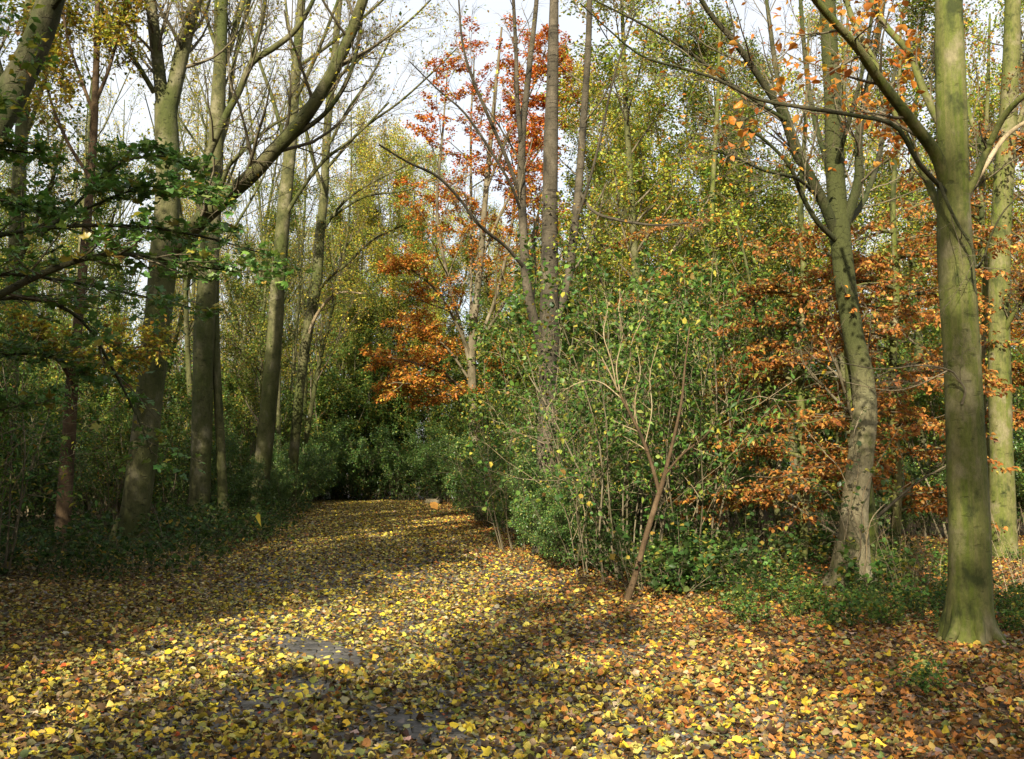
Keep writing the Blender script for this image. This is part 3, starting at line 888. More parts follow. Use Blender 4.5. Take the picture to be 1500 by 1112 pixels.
hero('beech_tree', 'tall smooth green beech trunk in front, rising straight from the rusty litter', 'tree', 9.2,
     [(1421, 965), (1421, 940), (1421, 900), (1421, 850), (1420, 780), (1416, 700), (1412, 600), (1409, 520), (1404, 440), (1399, 360), (1397, 300), (1396, 240), (1394, 160), (1391, 60), (1389, -60), (1388, -200)],
     [96, 78, 67, 61, 57, 55, 53, 51, 50, 48, 46, 45, 43, 41, 38, 32],
     [([(1390, 290), (1374, 232, -.1), (1345, 190, -.3), (1298, 130, -.6), (1275, 98, -.8), (1252, 65, -1), (1200, 7, -1.3), (1160, -50, -1.6)], [24, 22, 20, 18, 17, 15, 13, 11]),
      ([(1388, 330), (1370, 290, .2), (1345, 235, .4), (1318, 180, .5), (1285, 100, .6), (1258, 50, .7), (1235, -10, .8)], [16, 14, 13, 12, 11, 10, 9]),
      ([(1384, 190), (1368, 165, .1), (1350, 125, .2), (1330, 75, .3), (1295, 35, .4), (1265, -25, .5)], [16, 14, 13, 12, 11, 9]),
      ([(1408, 300), (1428, 262, -.1), (1445, 222, -.2), (1470, 172, -.4), (1500, 140, -.6), (1550, 105, -.8)], [15, 13, 12, 11, 10, 8]),
      ([(1406, 310), (1420, 285, .2), (1442, 245, .3), (1475, 198, .5), (1520, 168, .7)], [11, 10, 9, 8, 6], M['twig_pale']),
      ([(1384, 280, -.1), (1345, 238, -.4), (1312, 185, -.6), (1250, 169, -.8), (1180, 158, -1), (1110, 145, -1.1), (1050, 116, -1.3), (1000, 100, -1.4), (940, 82, -1.6), (890, 42, -1.8), (850, 5, -2)],
       [9, 8, 8, 7, 7, 6, 5, 5, 4, 3, 2], M['maple_dark']),
      ([(1376, 268, -.2), (1388, 298, -.26), (1404, 330, -.28), (1424, 362, -.3), (1430, 392, -.35), (1440, 380, -.5), (1452, 345, -.6), (1470, 310, -.7), (1500, 280, -.8)], [6, 6, 5, 5, 4, 4, 3, 3, 2], M['maple_dark']),
      ([(1409, 592, -.16), (1414, 572, -.2), (1404, 556, -.22), (1392, 543, -.25), (1352, 535, -.35), (1290, 541, -.5), (1230, 531, -.6), (1180, 524, -.7)], [5, 4, 4, 3, 2.5, 2, 1.6, 1.2], M['twig']),
      ([(1388, 543, -.25), (1340, 566, -.4), (1300, 572, -.55), (1240, 560, -.7)], [2.5, 2.2, 1.8, 1.2], M['twig_pale'])],
     M['beech'], 109,
     [dict(k=8, t0=0.15, ang=(45, 12), lr=0.4, rr=0.35, n=6, wob=0.12, up=0.03, sides=4, planar=0.5, lmax=1.6, rmax=0.02),
      dict(k=6, t0=0.15, ang=(45, 12), lr=0.45, rr=0.5, n=4, wob=0.14, up=0.0, sides=3, planar=0.5, rmin=0.002, lmin=0.15),
      dict(k=3, t0=0.2, ang=(42, 12), lr=0.5, rr=0.6, n=3, wob=0.15, up=0.0, sides=3, planar=0.5, rmin=0.0015, lmin=0.1)],
     NEARO, sides=36, lump=0.05, keep=near_orange, roots=0.19)
# ivied beech pair
hero('beech_tree', 'crooked beech trunk with a pale sunlit foot, ivy and a broad fan of dark limbs', 'tree', 13.5,
     [(1246, 885), (1248, 860), (1250, 800), (1252, 740), (1262, 660), (1268, 600), (1262, 540), (1250, 490), (1240, 430), (1233, 370), (1229, 325), (1225, 280), (1222, 230), (1220, 150), (1215, 60), (1211, -50)],
     [66, 52, 43, 38, 35, 34, 33, 31, 30, 31, 33, 29, 27, 26, 24, 20],
     [([(1285, 880, .4), (1280, 850, .4), (1274, 770, .4), (1262, 670, .4), (1250, 590, .4), (1245, 520, .3), (1242, 450, .1)], [32, 28, 26, 24, 22, 20, 14], M['beech']),
      ([(1226, 345), (1205, 295, -.2), (1182, 250, -.4), (1165, 222, -.5), (1145, 165, -.8), (1110, 110, -1.1), (1075, 60, -1.4), (1040, 20, -1.6), (1005, -40, -1.9)], [20, 18, 17, 16, 14, 12, 11, 9, 7], M['maple_dark']),
      ([(1232, 345), (1248, 298, -.1), (1258, 258, -.2), (1258, 200, -.3), (1268, 140, -.4), (1285, 60, -.5), (1300, -40, -.6)], [20, 18, 16, 13, 11, 10, 8], M['maple_dark']),
      ([(1222, 350, -.1), (1195, 322, -.4), (1172, 280, -.6), (1158, 245, -.8), (1128, 212, -1), (1100, 192, -1.2), (1068, 178, -1.4)], [10, 9, 8, 7, 6, 5, 3], M['maple_dark']),
      ([(1185, 255, -.4), (1160, 190, .1), (1140, 120, .4), (1128, 40, .7), (1118, -40, 1)], [11, 10, 9, 8, 6], M['maple_dark']),
      ([(1150, 175, -.8), (1110, 150, -1), (1060, 115, -1.3), (1000, 70, -1.6), (930, 30, -2), (870, 0, -2.3)], [7, 6, 6, 5, 4, 3], M['maple_dark']),
      ([(1228, 300), (1210, 235, .3), (1190, 160, .6), (1178, 70, .9), (1170, -40, 1.2)], [11, 10, 9, 8, 6], M['maple_dark']),
      ([(1222, 250), (1240, 190, -.5), (1262, 110, -.8), (1278, 20, -1), (1290, -60, -1.2)], [9, 8, 7, 6, 5], M['maple_dark']),
      ([(1200, 290, -.2), (1168, 262, -.8), (1120, 250, -1.4), (1075, 230, -1.8), (1040, 220, -2.1)], [7, 6, 5, 4, 2], M['maple_dark']),
      ([(1238, 330), (1262, 300, .4), (1285, 240, .8), (1300, 160, 1.1), (1320, 60, 1.4)], [11, 10, 9, 7, 5], M['maple_dark'])],
     M['beech_pale'], 110, [dict(BARE[0], k=12, lr=0.45, lmax=2.6, planar=0.3, rmax=0.03), dict(BARE[1], k=7), dict(BARE[2], k=3, lmin=0.12)],
     dict(m=3, s=(0.05, 0.085), kind='beech', col=ORANGE, spread=0.02), keep=thin(0.10), sides=26, lump=0.08, roots=0.24)
hero('beech_tree', 'greenish trunk standing just behind the tall smooth beech at the right', 'tree', 18.0,
     [(1471, 840), (1470, 805), (1468, 740), (1466, 640), (1464, 540), (1464, 440), (1466, 340), (1472, 240), (1480, 120), (1484, 0), (1488, -100)],
     [52, 40, 36, 33, 32, 30, 29, 27, 25, 23, 20],
     [([(1464, 500), (1490, 450, -.4), (1520, 420, -.8)], [10, 8, 6]), ([(1470, 280), (1440, 220, .5), (1415, 150, .9), (1400, 60, 1.2)], [12, 10, 8, 6]),
      ([(1474, 220), (1500, 160), (1530, 100)], [11, 9, 7])],
     M['beech'], 111, [dict(BARE[0], k=8, planar=0.4, lr=0.5, lmax=2.6), dict(BARE[1], planar=0.4), dict(BARE[2], planar=0.4)],
     dict(m=3, s=(0.055, 0.085), kind='fold', col=BROWNO, spread=0.03), keep=thin(0.5), sides=18, lump=0.05)
# thin hazel in front of the rusty beeches
hero('hazel_tree', 'thin bare forked hazel stem in front of the rusty beech sprays', 'tree', 17.0,
     [(1152, 850), (1148, 815), (1140, 760), (1130, 690), (1121, 610), (1114, 540), (1108, 470), (1096, 400), (1080, 330)], [12, 10, 9, 9, 8, 6, 5, 4, 3],
     [([(1120, 605), (1130, 570, -.1), (1142, 510, -.2), (1155, 440, -.3), (1164, 390, -.4)], [6, 5, 5, 4, 3])],
     M['maple'], 112, [dict(k=8, t0=0.3, ang=(40, 10), lr=0.3, rr=0.4, n=4, sides=3, rmin=0.003), dict(k=4, lr=0.5, sides=3, rmin=0.002, n=3)],
     dict(m=3, s=(0.05, 0.08), kind='fold', col=GREEN), keep=thin(0.3), sides=8, onlimbs=False)
# leaning elder sapling at the path edge
hero('elder_sapling', 'thin brown sapling leaning right out of the leaves at the path edge', 'tree', 12.3,
     [(912, 900), (918, 880), (930, 845), (945, 790), (960, 740), (968, 715), (975, 690), (985, 650), (998, 590), (1003, 540), (1010, 480)], [15, 11, 9, 8.5, 8, 8, 6, 5, 4, 3, 2],
     [([(966, 722), (955, 682), (940, 640), (920, 600), (903, 568)], [7, 6, 6, 5, 4]), ([(973, 697), (1000, 665, -.1), (1032, 640, -.2), (1050, 610, -.3)], [4, 4, 3, 2]),
      ([(905, 572), (890, 540, -.1), (872, 512, -.2), (840, 495, -.3)], [3, 2.5, 2, 1.2], M['twig_pale']), ([(908, 575), (903, 535), (912, 492), (906, 450), (914, 425)], [2.4, 2, 1.7, 1.3, 1], M['twig_pale']),
      ([(910, 580), (922, 540), (926, 500), (944, 460), (948, 430)], [2.4, 2, 1.7, 1.3, 1], M['twig_pale']), ([(903, 570), (896, 530), (884, 490), (890, 450), (880, 415)], [2.4, 2, 1.7, 1.3, 1], M['twig_pale']),
      ([(935, 632), (930, 590), (938, 545), (932, 505)], [2, 1.8, 1.5, 1], M['twig_pale']), ([(912, 585), (880, 560), (850, 560), (815, 580), (800, 600)], [2.4, 2, 1.7, 1.3, 1], M['twig_pale']),
      ([(945, 650), (955, 600), (952, 550), (965, 500)], [2, 1.8, 1.5, 1], M['twig_pale'])],
     M['red'], 113, [dict(k=6, t0=0.3, ang=(35, 12), lr=0.35, rr=0.5, n=4, sides=3, rmin=0.003), dict(k=3, lr=0.5, sides=3, rmin=0.002, n=3)],
     dict(m=4, s=(0.06, 0.10), kind='lance', col=BUSH, single=150, singlecol=[(0.12, 0.22, 0.06), (0.2, 0.3, 0.08), (0.09, 0.17, 0.05), (0.3, 0.34, 0.09)]), keep=thin(0.6), sides=10, lump=0.05, twigmat='twig_pale')

# the red and gold beech behind the cherry
def redgold(rng, P):
    c = palette(rng, len(P), [(3, (0.46, 0.17, 0.028)), (2.5, (0.36, 0.13, 0.025)), (2, (0.46, 0.25, 0.04)), (1.5, (0.42, 0.34, 0.05)), (1, (0.22, 0.10, 0.025))])
    k = rng.random(len(P)) < np.clip((P[:, 2] - 9.3) / 3.0, 0, 1) * 0.85
    c[k] = palette(rng, int(k.sum()), RED)
    return c


def redkeep(rng, P):
    z = P[:, 2]
    f = np.where(z > 9.0, 0.8, np.where(z > 6.6, 0.4, 0.4))
    return rng.random(len(P)) < f


hero('beech_tree', 'young beech with scarlet top and orange lower sprays, many thin stems', 'tree', 32.0,
     [(704, 785), (703, 760), (698, 660), (692, 570), (692, 500), (702, 400), (712, 280), (724, 150), (735, 40)], [20, 16, 15, 14, 12, 10, 8, 6, 3],
     [([(690, 540), (670, 460, -.3), (650, 380, -.6), (640, 300, -.8), (648, 200, -1), (655, 110, -1)], [7, 6, 6, 5, 4, 2]),
      ([(690, 520), (725, 440, .4), (748, 340, .7), (760, 240, .9), (770, 130, 1), (775, 60, 1)], [7, 6, 6, 5, 4, 2]),
      ([(690, 520), (735, 450, -.6), (775, 360, -1), (800, 260, -1.2), (815, 160, -1.3)], [6, 6, 5, 4, 2]),
      ([(690, 500), (690, 400, .8), (690, 300, 1.2), (690, 180, 1.4), (695, 80, 1.4)], [6, 5, 5, 4, 2]),
      ([(690, 580), (650, 548, -.6), (600, 530, -1.2), (545, 521, -1.8)], [6, 5, 4, 2]),
      ([(690, 600), (660, 580, -1), (620, 565, -1.8), (575, 560, -2.4)], [5, 4, 3, 2]),
      ([(705, 380), (740, 300, .4), (790, 220, .6), (825, 170, .8), (845, 140, 1)], [6, 5, 4, 3, 2]),
      ([(712, 280), (740, 210, -.4), (780, 130, -.6), (800, 70, -.7)], [5, 4, 3, 2]),
      ([(690, 560), (655, 510, .2), (615, 480, .4), (590, 470, .6)], [5, 4, 3, 2]),
      ([(690, 590), (720, 560, -1), (745, 540, -1.8), (760, 530, -2.4)], [5, 4, 3, 2]),
      ([(690, 520), (650, 440, -1), (610, 400, -1.6), (585, 390, -2)], [5, 4, 3, 2])],
     M['twig'], 114,
     [dict(k=13, t0=0.15, ang=(50, 12), lr=0.34, rr=0.5, n=5, wob=0.12, up=0.02, sides=4, planar=0.55, lmin=0.7, lmax=2.5, taper=0.4),
      dict(k=7, t0=0.15, ang=(48, 12), lr=0.45, rr=0.5, n=4, wob=0.12, up=0.0, sides=3, planar=0.6, rmin=0.003, lmin=0.25),
      dict(k=3, t0=0.2, ang=(45, 12), lr=0.55, rr=0.6, n=2, wob=0.12, sides=3, planar=0.6, rmin=0.002, lmin=0.15)],
     dict(m=24, s=(0.075, 0.12), kind='fold', col=redgold, spread=0.05, jit=0.45), keep=redkeep, sides=10)

# the sycamore bough hanging in from the left
def bough_keep(rng, P):
    return rng.random(len(P)) < 0.95


SYC = dict(m=6, s=(0.07, 0.125), kind='maple', col=DKGREEN, spread=0.03, mat='leafg', jit=0.32, up=1.0, droop=0.25, t0=0.0, single=300,
           singlecol=[(0.075, 0.17, 0.034), (0.105, 0.215, 0.04), (0.065, 0.15, 0.035), (0.16, 0.25, 0.045)])
hero('sycamore_sapling', 'low sycamore reaching in from the left with layers of large dark green leaves', 'tree', 10.0,
     [(-230, 950), (-230, 920), (-228, 800), (-224, 650), (-215, 520), (-205, 380), (-190, 240), (-180, 100)], [44, 38, 34, 32, 28, 24, 18, 10],
     [([(-218, 540), (-130, 500, -.1), (-60, 470, -.2), (0, 432, -.3), (60, 402, -.3), (120, 380, -.3), (170, 372, -.2), (230, 378, 0), (300, 392, .2), (365, 400, .4)], [22, 19, 17, 14, 12, 10, 8, 6, 4, 2], M['maple_dark']),
      ([(-205, 400), (-120, 370, .3), (-30, 350, .5), (60, 335, .6), (150, 330, .7), (230, 335, .8), (310, 350, .9), (380, 370, 1.0)], [14, 12, 10, 8, 7, 5, 4, 2], M['maple_dark']),
      ([(60, 345, .6), (100, 310, .7), (135, 275, .8), (175, 240, .9), (230, 228, 1.0), (285, 245, 1.0)], [7, 6, 5, 4, 3, 2], M['maple_dark']),
      ([(100, 315, .7), (140, 300, .5), (190, 280, .4), (250, 272, .3), (300, 290, .2)], [5, 5, 4, 3, 2], M['maple_dark']),
      ([(-200, 330), (-120, 300, .6), (-40, 290, .9), (30, 300, 1.1), (90, 310, 1.2)], [10, 9, 7, 5, 3], M['maple_dark']),
      ([(-215, 520), (-120, 470, .8), (-20, 440, 1.1), (60, 440, 1.3), (120, 470, 1.4), (165, 540, 1.4), (205, 620, 1.3), (222, 665, 1.3)], [12, 10, 8, 7, 6, 5, 3, 2], M['maple_dark']),
      ([(-215, 560), (-120, 540, 1), (-30, 522, 1.5), (60, 520, 1.8), (135, 548, 2)], [10, 8, 6, 4, 2], M['maple_dark']),
      ([(-208, 450), (-100, 420, 1.4), (0, 402, 1.9), (100, 412, 2.2), (200, 432, 2.3), (285, 452, 2.4)], [11, 9, 7, 5, 4, 2], M['maple_dark']),
      ([(-195, 270), (-110, 235, 1), (-20, 218, 1.5), (70, 228, 1.8)], [9, 7, 5, 2], M['maple_dark']),
      ([(-222, 680), (-140, 650, .4), (-60, 620, .6), (0, 600, .7), (60, 590, .8)], [10, 8, 6, 4, 2], M['maple_dark'])],
     M['maple_dark'], 115,
     [dict(k=24, t0=0.3, t1=1.0, ang=(50, 14), lr=0.26, rr=0.5, n=5, wob=0.12, up=0.02, sides=4, planar=0.75, lmin=0.35, lmax=0.9, rmax=0.012, taper=0.5),
      dict(k=5, t0=0.15, t1=1.0, ang=(48, 12), lr=0.45, rr=0.55, n=3, wob=0.12, up=0.0, sides=3, planar=0.7, rmin=0.0025, lmin=0.18)],
     SYC, sides=16, keep=lambda rng, P: (rng.random(len(P)) < 0.5) & ((P[:, 2] > 2.65) | (rng.random(len(P)) < 0.55)))

# ---------------------------------------------------------------- the rusty beeches behind the ivied trunk
def rusty(name, label, px, Yd, seed, boughs):
    tr = [(px, 690 + 2336 / Yd + 12), (px, 690 + 2336 / Yd - 5), (px + 4, 700), (px - 3, 560), (px + 3, 420), (px - 2, 300), (px + 6, 160), (px + 10, 20)]
    lim = []
    rg = np.random.default_rng(seed)
    for (y, dx, dy) in boughs:
        lim.append(([(px, y), (px + dx * 0.3, y - 8, dy * 0.3), (px + dx * 0.65, y - 4 + rg.normal(0, 4), dy * 0.7), (px + dx, y + 14 + rg.normal(0, 6), dy)], [6, 5, 4, 2]))
    return hero(name, label, 'tree', Yd, tr, [18, 15, 14, 12, 10, 8, 6, 3], lim, M['beech'], seed,
                [dict(k=13, t0=0.08, t1=1.0, ang=(52, 10), lr=0.42, rr=0.5, n=5, wob=0.10, up=0.0, sides=4, planar=0.85, lmin=0.3, lmax=1.0, rmax=0.012, taper=0.5),
                 dict(k=6, t0=0.1, t1=1.0, ang=(48, 12), lr=0.45, rr=0.5, n=3, wob=0.1, up=-0.02, sides=3, planar=0.85, rmin=0.002, lmin=0.15)],
                dict(m=7, s=(0.06, 0.09), kind='beech', col=BROWNO, spread=0.02, jit=0.42, droop=0.3, t0=0.0), sides=10, keep=thin(0.8))


rg = np.random.default_rng(7)


def bough_set(n, lo, hi, reach):
    out = []
    for i in range(n):
        y = lo + (hi - lo) * (i + rg.random()) / n
        dx = reach * rg.uniform(0.5, 1.1) * (1 if rg.random() < 0.5 else -1)
        out.append((y, dx, rg.uniform(-2.2, 0.8)))
    return out


rusty('beech_tree', 'young beech holding tiers of rust brown leaves behind the ivied trunk', 1310, 15.6, 201, bough_set(24, 330, 760, 150))
rusty('beech_tree', 'young beech holding tiers of rust brown leaves behind the thin hazel stem', 1175, 16.5, 202, bough_set(22, 380, 740, 150))
rusty('beech_tree', 'young beech with rust brown tiers in the gap beside the rear right trunk', 1440, 19.0, 203, bough_set(18, 180, 640, 140))
rusty('beech_tree', 'young beech with orange tiers rising above the green shrubs', 1045, 21.0, 204, bough_set(10, 330, 640, 130))

# ---------------------------------------------------------------- ivy on the pale foot of the crooked beech
R = np.random.default_rng(41)
ib = W(1250, 860, 13.3)
ivy = thing('ivy_vine', 'wiry ivy with green and yellow leaves climbing the pale beech foot', 'ivy', (ib[0], 13.2, float(hgt(ib[0], 13.2))))
iorg = np.array(ivy.location)
sets = [[(1238, 868), (1236, 800), (1244, 740), (1232, 690), (1205, 660), (1175, 620)], [(1262, 866), (1270, 800), (1262, 740), (1275, 700), (1300, 655), (1322, 620)],
        [(1242, 790), (1226, 742), (1204, 715), (1186, 706), (1160, 690)], [(1268, 800), (1276, 762), (1296, 738), (1312, 722), (1345, 700)], [(1250, 840), (1262, 790), (1246, 740), (1258, 690), (1250, 640), (1264, 600)]]
tw = []
for s in sets:
    P = catmull(np.array([W(q[0], q[1], 13.12 - 0.03 * i) for i, q in enumerate(s)]), 14)
    gg = Geo(); tubes(gg, P[None], np.linspace(0.009, 0.004, 14)[None], 5)
    obj('stem', gg.mesh('stem', M['twig_pale'], iorg), ivy)
    tw.append((P[None], np.linspace(0.014, 0.005, 14)[None]))
lv = branch_levels(R, tw, [dict(k=7, t0=0.1, ang=(55, 15), lr=0.2, rr=0.5, n=3, sides=3, wob=0.2, rmin=0.003, lmin=0.12)])
gg = Geo(); tubes(gg, lv[0][0], lv[0][1], 3); obj('twigs', gg.mesh('twigs', M['twig_pale'], iorg), ivy, kind='stuff')
foliage(ivy, R, [lv[0][0]], dict(m=5, s=(0.05, 0.085), kind='round', col=GREEN, single=150, mat='leafg', singlecol=[(0.06, 0.12, 0.035), (0.13, 0.2, 0.05), (0.4, 0.38, 0.06), (0.09, 0.15, 0.05)]), iorg)

# ---------------------------------------------------------------- growth kinds used many times
TALL = [dict(k=28, t0=0.25, t1=0.98, ang=(50, 12), lr=0.27, rr=0.38, n=6, wob=0.12, up=0.12, sides=4, lmax=5.0),
        dict(k=9, t0=0.2, ang=(45, 12), lr=0.42, rr=0.5, n=4, wob=0.14, up=0.05, sides=3, rmin=0.006),
        dict(k=6, t0=0.2, ang=(42, 14), lr=0.5, rr=0.5, n=2, wob=0.15, sides=3, rmin=0.004, lmin=0.3)]
STEEP = [dict(k=22, t0=0.3, t1=0.98, ang=(32, 8), lr=0.30, rr=0.45, n=6, wob=0.08, up=0.12, sides=5, lmax=5.5),
         dict(k=8, t0=0.2, ang=(34, 10), lr=0.42, rr=0.5, n=4, wob=0.12, up=0.08, sides=3, rmin=0.006),
         dict(k=5, t0=0.2, ang=(36, 12), lr=0.5, rr=0.5, n=2, wob=0.15, sides=3, rmin=0.004, lmin=0.3)]
BUSHL = [dict(k=8, t0=0.15, t1=0.98, ang=(42, 14), lr=0.45, rr=0.5, n=5, wob=0.18, up=0.05, sides=4),
         dict(k=6, t0=0.15, ang=(45, 14), lr=0.48, rr=0.5, n=3, wob=0.18, up=0.02, sides=3, rmin=0.003, lmin=0.2)]


def stems(seed, n, spread, L, r, lean, up=0.06):
    rg = np.random.default_rng(seed); out = []
    for i in range(n):
        a = rg.uniform(0, 6.28); q = rg.uniform(0.2, 1) * spread
        out.append(((q * math.cos(a), q * math.sin(a), -0.05), (lean * math.cos(a) * rg.uniform(.3, 1.2), lean * math.sin(a) * rg.uniform(.3, 1.2), 1.0), L * rg.uniform(0.7, 1.1), r * rg.uniform(0.7, 1.2), 6, 0.10, up, 0.25))
    return out


HIDE = (0, -60, 0)
KIND = {}
one = lambda L, r, wob=0.05: [((0, 0, -0.1), (0, 0, 1), L, r, 9, wob, 0.06, 0.15)]
YG = [(3, (0.30, 0.34, 0.045)), (3, (0.19, 0.27, 0.035)), (2, (0.44, 0.38, 0.045)), (1, (0.42, 0.21, 0.03)), (1.5, (0.11, 0.18, 0.03))]
KIND['yel'] = [grown('maple_tree', '-', 'tree', s, one(17, 0.15), TALL, dict(m=14, s=(0.06, 0.11), kind='fold', col=pc, spread=0.13, jit=0.7), 'maple') for s, pc in ((301, YEL), (302, YG), (310, YG))]
KIND['olive'] = [grown('maple_tree', '-', 'tree', s, one(15, 0.14), TALL, dict(m=15, s=(0.06, 0.115), kind='fold', col=OLIVE, spread=0.13, jit=0.6), 'maple') for s in (303, 304)]
KIND['thin'] = [grown('maple_tree', '-', 'tree', s, one(18, 0.14), [dict(TALL[0], k=20, ang=(40, 10))] + TALL[1:], dict(m=5, s=(0.06, 0.10), kind='fold', col=YEL + [(2, (0.34, 0.2, 0.035)), (3, (0.2, 0.26, 0.04))], spread=0.10, jit=0.6), 'maple') for s in (308, 309)]
KIND['bare'] = [grown('ash_tree', '-', 'tree', s, one(20, 0.125, 0.04), STEEP, dict(m=1, s=(0.08, 0.12), kind='fold', col=YEL, spread=0.06), 'maple', 'maple') for s in (305, 306)]
KIND['gold'] = [grown('beech_tree', '-', 'tree', s, one(12, 0.12), [dict(TALL[0], t0=0.15, ang=(62, 10), planar=0.5, up=0.03), dict(TALL[1], planar=0.6), dict(TALL[2], planar=0.6)],
                      dict(m=9, s=(0.08, 0.12), kind='fold', col=ORANGE, spread=0.07, jit=0.4), 'beech') for s in (307,)]
KIND['hazel'] = [grown('hazel_shrub', '-', 'shrub', s, stems(s, 8, 0.4, 4.6, 0.025, 0.35), BUSHL + [dict(k=3, lr=0.5, n=2, sides=3, rmin=0.002, lmin=0.15)],
                       dict(m=12, s=(0.06, 0.10), kind='fold', col=OLIVE + [(5, (0.075, 0.145, 0.028)), (3, (0.05, 0.11, 0.025))], spread=0.06, jit=0.6), 'twig') for s in (311, 312)]
KIND['green'] = [grown('privet_shrub', '-', 'shrub', s, stems(s, 9, 0.5, 3.3, 0.02, 0.45), BUSHL + [dict(k=3, lr=0.5, n=2, sides=3, rmin=0.002, lmin=0.15)],
                       dict(m=11, s=(0.055, 0.09), kind='fold', col=GREEN, spread=0.05, jit=0.55, mat='leafg'), 'twig') for s in (313, 314)]
KIND['bush'] = [grown('elder_shrub', '-', 'shrub', s, stems(s, n, 0.55, 4.0, 0.015, 0.24), [dict(BUSHL[0], k=8, t0=0.2, wob=0.24, lr=0.5), dict(BUSHL[1], k=6, wob=0.25)],
                      dict(m=m, s=sz, kind=kd, col=BUSH, spread=0.04, jit=0.6), 'twig', tm) for s, n, m, sz, kd, tm in ((315, 8, 9, (0.04, 0.09), 'round', 'twig'), (316, 9, 9, (0.05, 0.12), 'lance', 'twig_pale'), (317, 8, 7, (0.035, 0.07), 'round', 'twig_pale'))]
KIND['bramble'] = [grown('bramble', '-', 'bramble', s, stems(s, 12, 0.35, 1.1, 0.006, 0.8, -0.10), [dict(k=6, t0=0.1, ang=(50, 15), lr=0.4, rr=0.6, n=3, sides=3, wob=0.2, rmin=0.002, lmin=0.12)],
                         dict(m=6, s=(0.05, 0.085), kind='round', col=IVY, spread=0.03, jit=0.5), 'twig') for s in (321, 322, 323)]
KIND['weed'] = [grown('nettle_clump', '-', 'plant', s, stems(s, 11, 0.3, 0.62, 0.004, 0.5, 0.0), [dict(k=8, t0=0.15, ang=(60, 15), lr=0.25, rr=0.6, n=2, sides=3, wob=0.2, rmin=0.0015, lmin=0.06)],
                      dict(m=5, s=(0.045, 0.08), kind='round', col=GREEN + [(1.5, (0.3, 0.26, 0.04))], spread=0.03, jit=0.5), 'twig') for s in (324, 325)]
KIND['dry'] = [grown('dry_stalks', '-', 'plant', s, stems(s, 16, 0.4, 1.3, 0.005, 0.4, 0.0), [dict(k=5, t0=0.3, ang=(40, 15), lr=0.35, rr=0.6, n=3, sides=3, wob=0.2, rmin=0.002)],
                     dict(m=1, s=(0.04, 0.07), kind='lance', col=OLIVE, spread=0.02), 'twig_pale', 'twig_pale') for s in (326,)]
LM = [(W(195, 800, 20), 'the stout dark sycamore'), (W(292, 770, 26), 'the straight grey-green trunk'), (W(380, 755, 33), 'the leaning greenish trunk'), (W(425, 745, 37), 'the crooked pale trunk'),
      (W(90, 800, 19), 'the reddish trunk'), (W(-160, 800, 14), 'the mossy leaning trunk'), (W(800, 810, 19.5), 'the three-stemmed cherry'), (W(1420, 940, 9.2), 'the tall smooth beech'), (W(1250, 860, 13.5), 'the ivied beech'),
      (W(1470, 820, 18), 'the rear right trunk'), (W(1148, 830, 17), 'the thin hazel stem'), (W(918, 880, 12.3), 'the leaning sapling'), (W(703, 762, 32), 'the scarlet-topped beech'), (np.array([-6.9, 54, 0]), 'the path end')]


def near(x, y):
    return min(LM, key=lambda q: (q[0][0] - x) ** 2 + (q[0][1] - y) ** 2)[1]


used = set()
RP = np.random.default_rng(77)


def place(kind, x, y, sc, label, group, v=None, z=None):
    arr = KIND[kind]
    i = int(RP.integers(0, len(arr))) if v is None else v
    sx = sc * RP.uniform(0.9, 1.1)
    z = float(hgt(x, y)) - 0.02 if z is None else z
    rz = RP.uniform(0, 6.28); tl = (RP.normal(0, 0.03), RP.normal(0, 0.03))
    if (kind, i) not in used:
        used.add((kind, i)); o = arr[i]
        o.location = (x, y, z); o.rotation_euler = (tl[0], tl[1], rz); o.scale = (sx, sx, sc); o['label'] = label; o['group'] = group
        return o
    return copy_thing(arr[i], (x, y, z), rz, (sx, sx, sc), label, group, tl)


def fill(kind, n, x0, x1, y0, y1, s0, s1, label, group, mind=1.0, ok=lambda x, y: True, taken=None):
    got = [] if taken is None else taken
    tries = 0; c = 0
    while c < n and tries < n * 60:
        tries += 1
        x, y = RP.uniform(x0, x1), RP.uniform(y0, y1)
        if abs(x - pathx(y)) < 3.2 and y < 53: continue
        if not ok(x, y): continue
        if any((x - a) ** 2 + (y - b) ** 2 < mind ** 2 for a, b in got): continue
        got.append((x, y)); c += 1
        sc = RP.uniform(s0, s1); f = (sc - s0) / (s1 - s0 + 1e-6)
        place(kind, x, y, sc, ('small ' if f < 0.3 else 'large ' if f > 0.75 else '') + label + ', nearest ' + near(x, y), group)
    return got


inview = lambda x, y: abs(x) < 0.55 * y + 1.5
